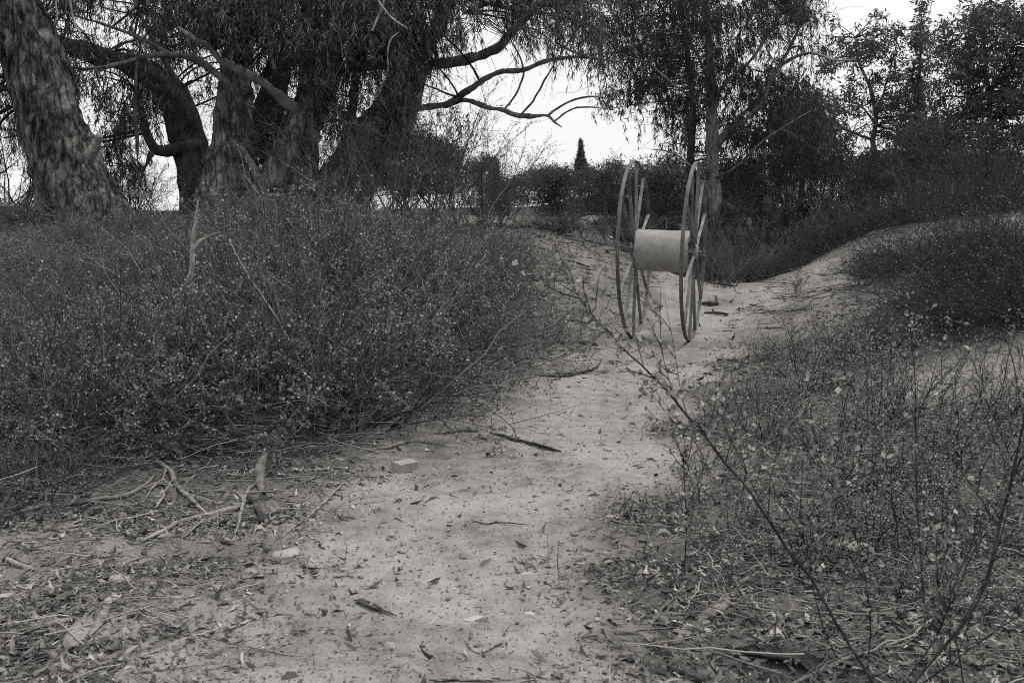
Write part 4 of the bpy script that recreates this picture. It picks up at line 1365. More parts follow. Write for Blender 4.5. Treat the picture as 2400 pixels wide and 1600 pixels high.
# ------------------------------------------------------------------ fallen wood, bark, block, stones
def lying(name, label, cat, pts, mat, sides=8, lift=1.15, group=None, wob=.0, N=None, forks=(), kind=None):
    """a branch lying on the ground; pts: (px, py, width px)"""
    W = np.array([G(a[0], a[1]) for a in pts])
    rad = np.array([a[2] * 1.2 * np.linalg.norm(w - EYE) / F0 / 2 for a, w in zip(pts, W)])
    W[:, 2] += rad * lift
    o = empty(name, W[0], label, cat, group)
    acc = Acc()
    n = N or 8 * len(pts)
    c, r = trunk_mesh(acc, W - W[0], rad, sides, n, rough=.012, seed=int(pts[0][0]))
    acc.obj('stem', M[mat], o)
    for f_ in forks:
        Wf = np.array([G(a[0], a[1]) for a in f_])
        rf = np.array([a[2] * np.linalg.norm(w - EYE) / F0 / 2 for a, w in zip(f_, Wf)])
        Wf[:, 2] += rf * lift + .008
        a2 = Acc()
        trunk_mesh(a2, Wf - W[0], rf, 6, 8 * len(f_), rough=.008, seed=int(f_[0][0]))
        a2.obj('side_branch', M[mat], o)
    return o
FB = 'fallen branches at the foot of the thicket'
lying('fallen_branch', 'long pale fallen branch running in from the left edge below the thicket', 'branch',
      [(-60, 1232, 10), (0, 1219, 10), (96, 1195, 10), (153, 1187, 9), (214, 1180, 9), (291, 1168, 8), (333, 1147, 7), (362, 1115, 4)], 'dead_wood', group=FB,
      forks=[[(214, 1182, 5), (300, 1190, 4), (340, 1178, 3)]])
lying('fallen_branch', 'pale fallen branch ending in a broken tip below the curled bark tube', 'branch',
      [(330, 1274, 6), (383, 1252, 9), (421, 1230, 9), (478, 1216, 10), (562, 1196, 10)], 'dead_wood', group=FB,
      forks=[[(480, 1222, 6), (455, 1243, 5), (430, 1265, 4)]])
lying('fallen_branch', 'bent root-like grey branch crossing the litter below the thicket', 'branch',
      [(305, 1015, 7), (325, 1046, 9), (360, 1084, 10), (402, 1115, 10), (413, 1142, 9), (448, 1176, 8), (482, 1206, 5)], 'dead_wood', group=FB,
      forks=[[(413, 1138, 5), (430, 1133, 5), (452, 1122, 4)], [(400, 1136, 5), (365, 1142, 5), (338, 1178, 4)]])
lying('fallen_branch', 'thin forked pale twig standing out beside the curled bark tube', 'branch',
      [(636, 1106, 3), (606, 1132, 5), (581, 1157, 6), (570, 1191, 7), (562, 1222, 7), (551, 1254, 5)], 'dead_wood', lift=1.4, group=FB,
      forks=[[(572, 1185, 6), (563, 1168, 6), (556, 1160, 4)]])
lying('fallen_branch', 'short dark broken log end lying below the curled bark tube', 'log', [(588, 1174, 13), (600, 1202, 14), (612, 1228, 13)], 'dead_dark', 10)
lying('fallen_branch', 'straight dark stick lying across the bare track behind the concrete block', 'stick',
      [(1148, 1016, 3), (1190, 1029, 6), (1245, 1043, 7), (1285, 1053, 5), (1314, 1059, 3)], 'dead_dark', forks=[[(1240, 1044, 3), (1270, 1056, 3), (1300, 1063, 2)]])
lying('fallen_branch', 'wavy pale twig along the track edge left of the straight dark stick', 'stick', [(845, 1058, 4), (905, 1054, 6), (950, 1040, 6), (990, 1038, 5), (1048, 1046, 3)], 'dead_wood')
lying('fallen_branch', 'long thin horizontal pale twigs at the foot of the thicket behind the track edge', 'stick', [(900, 930, 3), (980, 940, 4), (1060, 944, 4), (1150, 947, 3)], 'dead_wood', forks=[[(1000, 990, 3), (1050, 972, 3), (1085, 962, 2)]])
lying('fallen_branch', 'thin grey branch lying left of the concrete block', 'stick', [(680, 1100, 4), (740, 1104, 5), (790, 1100, 6), (832, 1110, 5)], 'dead_wood')
lying('fallen_branch', 'thin twig with a knot lying across the middle of the track', 'stick', [(1105, 1219, 1.5), (1140, 1230, 2.5), (1170, 1226, 3), (1236, 1231, 1.5)], 'dead_dark')
lying('fallen_branch', 'pale stick lying under the leafy shrubs near the right edge', 'stick', [(2188, 1223, 6), (2240, 1212, 6), (2305, 1207, 5)], 'dead_wood')
lying('fallen_branch', 'dark log end at the bottom edge right of the track', 'log', [(1572, 1572, 10), (1605, 1585, 13), (1650, 1606, 13)], 'dead_dark', 10)
lying('fallen_branch', 'bleached stick running in from the bottom edge under the right shrubs', 'stick', [(1850, 1612, 8), (1920, 1580, 8), (1990, 1548, 7), (2060, 1525, 6), (2130, 1500, 5)], 'dead_wood')
lying('fallen_branch', 'curved bleached stick right of the scrap of paper', 'stick', [(2100, 1300, 6), (2108, 1275, 8), (2125, 1258, 8), (2145, 1246, 5)], 'dead_wood')
lying('fallen_branch', 'dark branch lying at the right rim of the track behind the reel', 'stick', [(1655, 665, 2), (1690, 668, 4), (1720, 672, 3)], 'dead_dark')
lying('fallen_branch', 'dark flat piece of wood on the track right of the reel, the nearer one', 'stick', [(1650, 734, 3), (1680, 738, 6), (1706, 742, 5)], 'dead_dark')
lying('fallen_branch', 'dark piece of wood with an upright splinter on the track right of the reel', 'stick', [(1645, 714, 4), (1665, 718, 9), (1685, 716, 5)], 'dead_dark', forks=[[(1676, 716, 5), (1679, 706, 4), (1676, 696, 3)]])
lying('fallen_branch', 'dark branch lying at the foot of the left bank in leaf litter', 'stick', [(1255, 880, 4), (1310, 884, 9), (1350, 878, 7), (1390, 868, 3)], 'dead_dark', forks=[[(1385, 872, 3), (1400, 862, 3), (1408, 850, 2)]])
lying('fallen_branch', 'short dark branch in the litter left of the reel', 'stick', [(1348, 803, 4), (1372, 808, 6), (1400, 812, 4)], 'dead_dark')
lying('fallen_branch', 'thin branch lying across the bare left bank above the track', 'stick', [(1320, 610, 2), (1350, 618, 4), (1382, 629, 3)], 'dead_dark')
lying('fallen_branch', 'pale twig lying in the litter at the lower left, in front of the white stone', 'stick', [(0, 1384, 5), (80, 1374, 5), (160, 1364, 4), (230, 1363, 3)], 'dead_wood')
lying('fallen_branch', 'grey stick at the left edge above the white stone', 'stick', [(15, 1318, 8), (45, 1330, 9), (80, 1341, 6)], 'dead_wood')
lying('fallen_branch', 'thin crossing twig from the curled bark towards the concrete block', 'stick', [(500, 1152, 3), (570, 1156, 4), (640, 1153, 3), (700, 1150, 2)], 'dead_wood')
lying('fallen_branch', 'thin pale twig leading from the litter onto the track below the concrete block', 'stick', [(660, 1262, 3), (700, 1230, 5), (740, 1200, 5), (800, 1140, 4), (830, 1120, 3)], 'dead_wood')

def bark_curl(name, label, pts, wpx, mat='bark_strip', arc=2.4, group='pieces of shed bark', lift=.0, flip=1):
    """a shed sheet of bark rolled along its length"""
    W = np.array([G(a, b) for a, b in pts])
    c = catmull(W, 22)
    s = np.linspace(0, 1, 22)
    dd = np.linalg.norm(c.mean(0) - EYE)
    w = wpx * dd / F0
    r = w / 2
    T = unit(np.gradient(c, axis=0))
    A = unit(np.cross(T, np.array([0, 0, 1.0])))
    B = np.cross(A, T)
    n = 13
    th = np.linspace(-arc / 2, arc / 2, n)
    prof = np.clip(np.sin(np.clip(s * 1.04 + .03, 0, 1) * math.pi), .12, 1) ** .45
    jag = rng.normal(size=n) * .02
    rr = (r / max(math.sin(min(arc / 2, 1.57)), .3)) * prof
    V = c[:, None] + (rr[:, None] * np.sin(th)[None])[..., None] * A[:, None] + (rr[:, None] * (np.cos(th)[None] * flip))[..., None] * B[:, None]
    if flip < 0:
        V[..., 2] += rr[:, None] * 1.0
    else:
        V[..., 2] -= rr[:, None] * math.cos(arc / 2) * .9
    V[0] += T[0] * jag[:, None]
    V[-1] += T[-1] * rng.normal(size=n)[:, None] * .03
    V += vnoise(V * 25, 5)[..., None] * .004
    V[..., 2] += .004 + lift
    acc = Acc()
    idx = np.arange(22 * n).reshape(22, n)
    acc.add(V - W[0], np.stack([idx[:-1, :-1], idx[1:, :-1], idx[1:, 1:], idx[:-1, 1:]], -1))
    o = acc.obj(name, M[mat])
    o.location = W[0]
    sm = o.modifiers.new('thickness', 'SOLIDIFY')
    sm.thickness = .004
    return tag(o, label, 'bark', group)
bark_curl('bark_curl', 'rolled tube of shed bark standing out in the litter below the thicket', [(622, 1066), (608, 1115), (617, 1162)], 21, 'bark_strip', 4.2)
bark_curl('bark_plate', 'broad flat plate of bark with split end at the lower left', [(165, 1526), (185, 1485), (208, 1446)], 44, 'bark_strip', .9)
bark_curl('bark_plate', 'long curved plate of bark beside the broad split one at the lower left', [(182, 1514), (226, 1470), (240, 1440), (254, 1424)], 24, 'bark_strip', 1.2)
bark_curl('bark_strip', 'long narrow strip of bark left of the broad split plate', [(66, 1480), (120, 1468), (186, 1447)], 16, 'bark_strip', 2.4)
bark_curl('bark_curl', 'dark curled piece of bark on the near part of the track', [(838, 1412), (870, 1424), (912, 1440)], 20, 'dead_dark', 2.2, flip=-1)
bark_curl('bark_curl', 'curled piece of bark at the track edge left of the straight dark stick', [(1052, 1016), (1085, 1010), (1118, 1012)], 15, 'bark_strip', 3.6)
bark_curl('bark_curl', 'grey half-rolled bark lying in the litter at the lower right', [(1636, 1458), (1675, 1435), (1722, 1408)], 24, 'bark_strip', 2.6)
bark_curl('bark_curl', 'big dark curled bark sheet at the bottom edge under the right shrubs', [(1740, 1532), (1810, 1548), (1880, 1560), (1915, 1590)], 60, 'dead_dark', 2.4, flip=-1)
bark_curl('bark_strip', 'short dark strip of bark in the litter below the fallen branches', [(498, 1262), (520, 1270), (540, 1278)], 9, 'dead_dark', 2.2)
bark_curl('bark_plate', 'small pale bark flake among the thicket roots', [(402, 1030), (410, 1050), (424, 1074)], 20, 'bark_strip', 1.8)
bark_curl('bark_plate', 'pale flat bark flake left of the white stone', [(180, 1402), (215, 1400), (240, 1396)], 14, 'bark_strip', .8)
bark_curl('bark_strip', 'curved pale bark strip right of the scrap of paper, near the bottom', [(1775, 1478), (1810, 1484), (1845, 1480)], 11, 'bark_strip', 2.6)
bark_curl('bark_curl', 'small bark curl in the litter at the bottom edge of the track', [(1100, 1515), (1122, 1530), (1150, 1522)], 10, 'bark_strip', 2.6)
bark_curl('bark_strip', 'thin dry bark strip along the bottom edge of the picture', [(1030, 1597), (1090, 1594), (1160, 1598)], 9, 'bark_strip', 2.4)
bark_curl('bark_plate', 'grey bark flake near the left track edge below the concrete block', [(965, 1182), (978, 1176), (990, 1168)], 12, 'bark_strip', 1.0)

def stone(name, label, px, py, w, h, mat='stone', cat='stone', group='pale stones', seed=0, sink=.3, rot=0):
    p = G(px, py)
    d = np.linalg.norm(p - EYE)
    sx, sz = w * d / F0 / 2, h * d / F0
    n, m = 14, 9
    V = []
    for i in range(m):
        ph = -math.pi / 2 + math.pi * i / (m - 1)
        for j in range(n):
            t = 2 * math.pi * j / n
            V.append((math.cos(ph) * math.cos(t), math.cos(ph) * math.sin(t), math.sin(ph)))
    V = np.array(V)
    q = unit(np.round(V * 1.3 + vnoise(V * 1.4, seed)[:, None] * .5, 1) * .45 + V)
    V = q * (1 + .28 * vnoise(V * 1.6 + seed, seed + 2) + .09 * vnoise(V * 5, seed))[:, None]
    V = V * np.array([sx, sx * .8, sz * .75])
    idx = np.arange(m * n).reshape(m, n)
    acc = Acc()
    acc.add(V, np.stack([idx[:-1], np.roll(idx[:-1], -1, 1), np.roll(idx[1:], -1, 1), idx[1:]], -1).reshape(-1, 4))
    o = acc.obj(name, M[mat], None, True)
    o.location = p + np.array([0, 0, sz * (.5 - sink)])
    o.rotation_euler = (0, 0, rot)
    return tag(o, label, cat, group)
stone('stone', 'small white stone in the litter at the lower left', 272, 1366, 36, 18, seed=1)
stone('stone', 'pale stone lying on the track right of the reel', 1676, 822, 16, 9, seed=2)
stone('stone', 'pale stone at the foot of the right bank behind the reel', 1733, 688, 13, 8, seed=3)
stone('stone', 'tiny white stone by the thicket edge left of the concrete block', 826, 1040, 12, 9, seed=4)
stone('boulder', 'pale boulder behind the reel between its two wheels', 1578, 560, 26, 36, 'sand_stone', 'boulder', None, 5, .1)
stone('stone', 'dark-rimmed lump of earth near the bottom of the track', 915, 1520, 30, 18, 'sand_stone', seed=6, sink=.4)
stone('stone', 'round pale pebble at the bottom left of the litter', 408, 1562, 12, 9, seed=7)
stone('stone', 'half-buried pale stone on the left side of the track', 672, 1300, 62, 15, 'sand_stone', seed=8, sink=.42, rot=.6)
stone('stone', 'small pale stone on the track below the diagonal foreground stem', 1424, 1056, 20, 8, seed=9)
stone('stone', 'sandy mound of earth on the far plateau left of the reel', 1395, 524, 70, 20, 'sand_stone', 'mound', None, 10, .35)

def block():
    p = G(948, 1102)
    w, l, h, bv = .085, .165, .062, .006
    acc = Acc()
    V, q = [], []
    for z, ins in ((0, 0), (h - bv, 0), (h - bv * .3, bv * .3), (h, bv)):
        for sx, sy in ((-1, -1), (1, -1), (1, 1), (-1, 1)):
            for k in (0, 1):
                # clipped corners
                a, b = (w / 2 - ins), (l / 2 - ins)
                c = .006
                if (sx * sy > 0) == (k == 0):
                    V.append((sx * (a), sy * (b - c), z))
                else:
                    V.append((sx * (a - c), sy * (b), z))
    V = np.array(V, float)
    for r_ in range(4):
        ring = V[r_ * 8:(r_ + 1) * 8]
        o_ = np.argsort(np.arctan2(ring[:, 1], ring[:, 0]))
        V[r_ * 8:(r_ + 1) * 8] = ring[o_]
    for r_ in range(3):
        for j in range(8):
            q.append((r_ * 8 + j, r_ * 8 + (j + 1) % 8, r_ * 8 + 8 + (j + 1) % 8, r_ * 8 + 8 + j))
    V[:, :] += vnoise(V * 60, 3)[:, None] * .0025
    acc.add(V, q)
    ctr = acc.n
    acc.add([[0, 0, h]])
    acc.t.append(np.array([(24 + j, 24 + (j + 1) % 8, ctr) for j in range(8)]))
    o = acc.obj('concrete_block', M['brick'], None, False)
    o.location = p + np.array([0, 0, -.006])
    o.rotation_euler = (math.radians(-3), math.radians(4), math.radians(-38))
    tag(o, 'small grey concrete paving block lying at the left edge of the track', 'block')
block()

def paper():
    p = G(1980, 1285)
    n = 9
    u, v = np.meshgrid(np.linspace(-1, 1, n), np.linspace(-1, 1, n))
    V = np.stack([u * .075, v * .04, .012 + .02 * np.abs(vnoise(np.stack([u * 1.6, v * 1.6, u * 0], -1), 3)) + .012 * vnoise(np.stack([u * 3, v * 3, u * 0], -1), 4)], -1)
    idx = np.arange(n * n).reshape(n, n)
    a = Acc()
    a.add(V, np.stack([idx[:-1, :-1], idx[:-1, 1:], idx[1:, 1:], idx[1:, :-1]], -1))
    m = leaf_mat('paper', .6, .7, .2)
    o = a.obj('paper_scrap', m, None, False)
    o.location = p
    o.rotation_euler = (0, 0, -.25)
    o.modifiers.new('thickness', 'SOLIDIFY').thickness = .001
    tag(o, 'crumpled scrap of white paper in the litter under the right shrubs', 'paper')
paper()

# upright dead branch with torn bark in the thicket
def px_plant(name, label, cat, stems, mat, group=None, leaf=None, twigs=0, tw_len=(.08, .25), nl=5, ll=(.014, .028), tmat=None, seed=0, side=.4):
    """stems: lists of (px, py, depth, width px)"""
    base = P(*stems[0][0][:3])
    o = empty(name, base, label, cat, group)
    paths = []
    for i, st in enumerate(stems):
        W = np.array([P(a[0], a[1], a[2]) for a in st])
        a = Acc()
        c, r = trunk_mesh(a, W - base, [s_[3] * s_[2] / F0 / 2 for s_ in st], 7, 9 * len(st), rough=.006, seed=seed + i)
        a.obj('stem', M[mat], o)
        paths.append(catmull(W - base, 12))
    if twigs:
        b, f = Acc(), Acc()
        t1, _ = grow(np.array(paths[:1]), twigs * 2, (.12, 1), tw_len, .55, .2, .2, 4)
        if len(paths) > 1:
            t1 = np.concatenate([t1, grow(np.array(paths[1:]), max(3, int(twigs * side)), (.15, 1), tw_len, .55, .2, .2, 4)[0]])
        b.tubes(t1, radii(len(t1), 4, .0018, .0008), 4)
        t2, _ = grow(t1, 2, (.2, .95), (.03, .1), .6, .1, .2, 3)
        b.tubes(t2, radii(len(t2), 3, .0011, .0007), 3)
        leaves_on(f, t1, nl, (.15, 1), ll, (.55, .85), .25, 0, .55, .2)
        leaves_on(f, t2, max(1, nl // 2), (.2, 1), ll, (.55, .85), .25, 0, .55, .2)
        tag(b.obj('branchwork', M[tmat or 'dark_twig'], o), kind='stuff')
        tag(f.obj('foliage', M[leaf or 'round_leaf'], o, False), kind='stuff')
    return o
px_plant('dead_branch', 'upright pale dead branch with torn bark caught in the left thicket', 'branch',
         [[(470, 900, 7.0, 3), (455, 760, 6.9, 4), (447, 690, 6.75, 6), (452, 650, 6.75, 12), (452, 613, 6.75, 13), (452, 569, 6.78, 11), (457, 530, 6.78, 9), (460, 500, 6.8, 8), (464, 470, 6.8, 4)],
          [(452, 588, 6.75, 6), (466, 568, 6.75, 11), (485, 557, 6.75, 9), (514, 547, 6.75, 5)],
          [(437, 668, 6.72, 5), (440, 650, 6.72, 8), (449, 615, 6.75, 6)]], 'dead_wood')
px_plant('bare_stem', 'long thin pale bare stem leaning diagonally across the left thicket', 'stem',
         [[(738, 990, 6.9, 5), (720, 896, 6.9, 5), (689, 817, 7.0, 5), (637, 727, 7.1, 4.5), (578, 638, 7.2, 4), (537, 562, 7.3, 3)],
          [(580, 640, 7.2, 2.5), (598, 618, 7.2, 2), (632, 580, 7.3, 1.5)],
          [(580, 640, 7.2, 2), (590, 600, 7.2, 2), (601, 535, 7.2, 1.3)]], 'dead_wood')

# foreground shrub on the right: tall thin stems with pale rounded leaves
px_plant('foreground_shrub', 'tall leafy stem leaning diagonally from the lower right across the track', 'shrub',
         [[(2060, 1625, 3.05, 8.8), (1985, 1500, 3.05, 8.4), (1905, 1363, 3.02, 7.9), (1844, 1283, 3.0, 7.9), (1798, 1214, 3.0, 7.5), (1746, 1137, 2.98, 7), (1698, 1083, 2.96, 7), (1650, 1016, 2.95, 6.6), (1606, 968, 2.94, 6.2), (1564, 917, 2.93, 5.7), (1507, 860, 2.92, 4.8), (1453, 809, 2.9, 4.4), (1427, 777, 2.9, 3.5), (1386, 736, 2.9, 2.6), (1352, 686, 2.9, 1.8)],
          [(1612, 975, 2.94, 2.6), (1598, 930, 2.92, 2.2), (1580, 818, 2.9, 1.8), (1558, 698, 2.88, 1.1)],
          [(1590, 945, 2.94, 2.6), (1572, 905, 2.95, 2.2), (1549, 800, 2.96, 1.8), (1549, 672, 2.98, 1.1)],
          [(1652, 1018, 2.95, 3.5), (1653, 990, 2.93, 3.1), (1675, 958, 2.9, 2.6), (1679, 880, 2.88, 1.3)],
          [(1630, 1003, 2.95, 2.6), (1590, 992, 3.0, 2.2), (1545, 975, 3.02, 1.3)],
          [(1700, 1085, 2.96, 3.5), (1720, 1010, 2.9, 2.6), (1740, 950, 2.88, 1.3)],
          [(1800, 1216, 3.0, 3.5), (1810, 1100, 2.95, 2.6), (1860, 985, 2.9, 1.8), (1905, 900, 2.9, 1.1)],
          [(1846, 1285, 3.0, 3.5), (1770, 1150, 3.1, 2.6), (1705, 1010, 3.15, 1.8), (1690, 960, 3.2, 1.1)]], 'dead_dark', twigs=11, nl=5, ll=(.015, .03), tw_len=(.04, .16), seed=200)
px_plant('foreground_shrub', 'dark upright stem at the right edge rising from the bottom corner', 'shrub',
         [[(2110, 1640, 2.7, 8.6), (2190, 1540, 2.7, 8.6), (2273, 1440, 2.68, 8.3), (2315, 1344, 2.66, 7.9), (2342, 1237, 2.64, 7.2), (2372, 1115, 2.62, 6.5), (2396, 1000, 2.6, 5.8), (2420, 850, 2.58, 4.3), (2430, 700, 2.55, 2.9)],
          [(2275, 1438, 2.68, 5), (2310, 1380, 2.75, 4.3), (2350, 1240, 2.8, 3.6), (2380, 1130, 2.85, 2.2)],
          [(2343, 1236, 2.64, 3.6), (2250, 1100, 2.6, 2.9), (2190, 1040, 2.6, 2.2), (2130, 1000, 2.58, 1.4)],
          [(2400, 985, 2.6, 3.6), (2360, 800, 2.58, 2.9), (2306, 772, 2.56, 2.9), (2237, 753, 2.55, 2.5), (2165, 736, 2.55, 2.5), (2116, 713, 2.54, 2.2), (2058, 672, 2.54, 1.4)]], 'dead_dark', twigs=12, nl=4, ll=(.008, .016), tw_len=(.04, .16), seed=220)
px_plant('foreground_shrub', 'thin straight upright stem left of the dark stem at the right edge', 'shrub',
         [[(2170, 1480, 3.4, 4.9), (2158, 1300, 3.4, 4.5), (2148, 1150, 3.38, 4.2), (2146, 1000, 3.36, 3.8), (2144, 880, 3.34, 3.1), (2136, 790, 3.32, 2.4), (2134, 660, 3.3, 1.4)],
          [(2146, 1010, 3.36, 2.1), (2170, 930, 3.3, 1.8), (2230, 860, 3.28, 1)],
          [(2150, 1180, 3.38, 2.4), (2080, 1080, 3.4, 2.1), (2040, 960, 3.42, 1.4), (2030, 870, 3.4, 0.91)]], 'dead_dark', twigs=10, nl=3, tw_len=(.05, .2), seed=240, side=.8)
px_plant('foreground_shrub', 'low spreading leafy shrub at the bottom right, in front of the diagonal stem', 'shrub',
         [[(1985, 1590, 3.3, 4.2), (1930, 1470, 3.28, 3.5), (1900, 1350, 3.25, 2.8), (1880, 1240, 3.22, 2.1), (1840, 1110, 3.2, 1)],
          [(2030, 1610, 3.2, 4.2), (2040, 1450, 3.18, 3.5), (2020, 1320, 3.16, 2.8), (1990, 1180, 3.14, 2.1), (1975, 1060, 3.12, 1)],
          [(2120, 1600, 3.1, 4.2), (2200, 1480, 3.08, 3.5), (2240, 1360, 3.06, 2.8), (2300, 1230, 3.04, 1.4)],
          [(2150, 1610, 3.0, 4.9), (2260, 1530, 2.98, 4.2), (2360, 1460, 2.96, 3.5), (2440, 1420, 2.95, 2.8)],
          [(1900, 1600, 3.3, 3.5), (1810, 1500, 3.3, 2.8), (1700, 1330, 3.3, 2.1), (1640, 1180, 3.3, 1.4), (1610, 1080, 3.3, 0.84)],
          [(2260, 1610, 3.0, 4.2), (2240, 1500, 3.0, 3.5), (2200, 1380, 3.0, 2.8), (2195, 1240, 3.0, 1.4)]], 'dark_twig' if False else 'dead_dark', twigs=16, nl=4, tw_len=(.06, .28), seed=260, side=1.0)
px_plant('foreground_shrub', 'thin sparse shoot left of the diagonal stem at the edge of the track', 'shrub',
         [[(1605, 1345, 4.0, 4), (1608, 1240, 4.0, 4), (1606, 1150, 4.0, 3.5), (1600, 1050, 4.0, 2)],
          [(1606, 1200, 4.0, 3), (1640, 1120, 3.95, 2.5), (1665, 1050, 3.9, 1.5)]], 'dead_dark', twigs=12, nl=5, tw_len=(.05, .18), seed=280)

# ------------------------------------------------------------------ leaf litter, twig tangle, grass-like dry stems
def litter_leaves(n, x, y, L, fine=False):
    """curled sickle leaves as three-quad strips"""
    z = gz(x, y)
    m = len(x)
    s = np.array([0, .3, .65, 1.0])
    wd = np.array([.12, 1.0, .85, .06])
    if fine:
        s = np.linspace(0, 1, 8)
        wd = np.clip(np.sin(s ** .8 * math.pi), .04, 1) ** .8
    S = len(s)
    yaw = rng.uniform(0, 2 * math.pi, m)
    d = np.stack([np.cos(yaw), np.sin(yaw), np.zeros(m)], -1)
    sd = np.stack([-np.sin(yaw), np.cos(yaw), np.zeros(m)], -1)
    roll = rng.normal(size=m) * .55
    sd = unit(sd * np.cos(roll)[:, None] + np.array([0, 0, 1.0]) * np.sin(roll)[:, None])
    pit = rng.normal(size=m) * .22
    d = unit(d + np.array([0, 0, 1.0]) * pit[:, None])
    bend = rng.normal(size=m) * .22
    curl = rng.normal(size=m) * .4
    w = np.maximum(L, .03) * rng.uniform(.12, .36, m)
    p = np.stack([x, y, z + rng.uniform(-.003, .01, m) + np.abs(pit) * L * .2], -1)
    c = p[:, None] + d[:, None] * (L[:, None] * (s - .5))[..., None] + sd[:, None] * (bend[:, None] * L[:, None] * (s * (1 - s) * 4 - .5))[..., None]
    c[..., 2] += curl[:, None] * L[:, None] * (s[None] - .5) ** 2 * 2 + .002
    V = np.stack([c + sd[:, None] * (w[:, None] * wd / 2)[..., None], c - sd[:, None] * (w[:, None] * wd / 2)[..., None]], 2)
    base = np.arange(m)[:, None] * 2 * S
    q = np.concatenate([np.stack([base + 2 * k, base + 2 * k + 1, base + 2 * k + 3, base + 2 * k + 2], -1) for k in range(S - 1)], 1).reshape(-1, 4)
    return V.reshape(-1, 3), q
def scatter(n, x0, x1, y0, y1, power=1.0, base=.0, thr=.0):
    """points thrown over the ground after the depth of leaf mould"""
    out = np.zeros((0, 2))
    while len(out) < n:
        k = n * 3
        yy = y0 * (y1 / y0) ** rng.uniform(0, 1, k)
        xx = rng.uniform(0, 1, k) * ((x1 - x0) * yy + 3.6) + x0 * yy - 1.8      # well past the frame on both sides
        h = humus(xx, yy, None, False)
        cl = np.clip(.55 + .9 * fbm2(xx, yy, .35, 3, 77), .05, 1)
        keep = rng.uniform(0, 1, k) < np.clip(base + h ** power * cl, 0, 1)
        out = np.concatenate([out, np.stack([xx, yy], -1)[keep]])
    return out[:n, 0], out[:n, 1]
x, y = scatter(92000, -.62, .66, 2.6, 12, 1.1, .03)
V, q = litter_leaves(0, x, y, .016 + .066 * rng.uniform(0, 1, len(x)) ** 2.3)
a = Acc()
a.add(V, q)
tag(a.obj('leaf_litter', M['litter'], None, False), 'dry fallen eucalyptus leaves carpeting the ground beside the track', 'leaf litter', kind='stuff')
x, y = scatter(21000, -.62, .66, 2.6, 14, 1.3, .03)
V, q = litter_leaves(0, x, y, .02 + .07 * rng.uniform(0, 1, len(x)) ** 1.5)
a = Acc()
a.add(V, q)
tag(a.obj('dark_leaf_litter', M['litter_dark'], None, False), 'dark rotting fallen leaves under and around the shrubs', 'leaf litter', kind='stuff')
# crumbs
x, y = scatter(80000, -.6, .62, 2.6, 14, .8, .2)
n_ = len(x)
a = Acc()
yaw = rng.uniform(0, 6.28, n_)
a.leaves(np.stack([x, y, gz(x, y) + .004], -1), np.stack([np.cos(yaw), np.sin(yaw), rng.normal(size=n_) * .25], -1),
         unit(np.array([0, 0, 1.0]) + rng.normal(size=(n_, 3)) * .35), rng.uniform(.006, .028, n_), rng.uniform(.003, .009, n_))
tag(a.obj('litter_crumbs', M['litter_dark'], None, False), 'fine crumbs of leaf and bark strewn over the bare earth', 'leaf litter', kind='stuff')
# far ground litter on banks
x, y = scatter(32000, -.6, .62, 9, 22, 1.0, .1)
V, q = litter_leaves(0, x, y, .025 + .1 * rng.uniform(0, 1, len(x)) ** 2)
a = Acc()
a.add(V, q)
tag(a.obj('bank_litter', M['litter_dark'], None, False), 'dark leaf litter on the sandy banks around the reel', 'leaf litter', kind='stuff')

# the dry twig tangle at the foot of the thicket
def tangle(n, pts, L, r, mat, name, label, up=.12, spread=.5, lift=.12):
    k = rng.integers(0, len(pts), n)
    W = np.array([[XD(px, y_), y_] for px, y_ in pts])
    c = W[k] + rng.normal(size=(n, 2)) * spread
    pd = path_dist(c[:, 0], c[:, 1])
    c = c[pd > -.1 + rng.uniform(0, .5, n)]
    n = len(c)
    yaw = rng.normal(size=n) * 1.3 + np.where(rng.uniform(size=n) < .5, 0, math.pi)
    d = unit(np.stack([np.cos(yaw), np.sin(yaw), rng.normal(size=n) * up], -1))
    ln = rng.uniform(L[0], L[1], n)
    s = np.linspace(-.5, .5, 7)
    path = np.stack([c[:, 0], c[:, 1], gz(c[:, 0], c[:, 1])], -1)[:, None] + d[:, None] * (ln[:, None] * s)[..., None]
    path += np.cumsum(rng.normal(size=path.shape) * np.array([.03, .03, .012]), 1) * ln[:, None, None]
    gzz = gz(path[..., 0], path[..., 1], False)
    path[..., 2] = np.maximum(path[..., 2] + rng.uniform(0, lift, n)[:, None], gzz + .004)
    a = Acc()
    a.tubes(path, radii(n, 7, r, r * .4), 4)
    tag(a.obj(name, M[mat]), label, 'twigs', kind='stuff')
tangle(800, [(60, 5.4), (200, 5.8), (330, 6.2), (480, 6.5), (620, 6.6), (760, 6.7), (870, 7.2), (980, 7.8), (1090, 8.6), (300, 7.2), (600, 7.6), (800, 8)], (.15, .6), .0035, 'dry_twig', 'twig_tangle',
       'tangle of thin dry twigs at the foot of the left thicket', .14, .45, .16)
tangle(420, [(150, 4.6), (350, 5), (560, 5.4), (700, 5.8), (300, 3.9), (100, 3.6)], (.15, .5), .003, 'dry_twig', 'scattered_twigs', 'thin dry twigs strewn in the litter left of the track', .05, .45, .02)
tangle(900, [(1800, 4.2), (2000, 4.6), (2200, 4.4), (2350, 5), (1900, 5.6), (2100, 6.4), (2300, 6.2), (1950, 7.4), (2350, 3.6), (2050, 3.6), (2150, 8)], (.15, .6), .003, 'dry_twig', 'dry_twigs', 'thin dry twigs lying under the shrubs right of the track', .1, .5, .06)
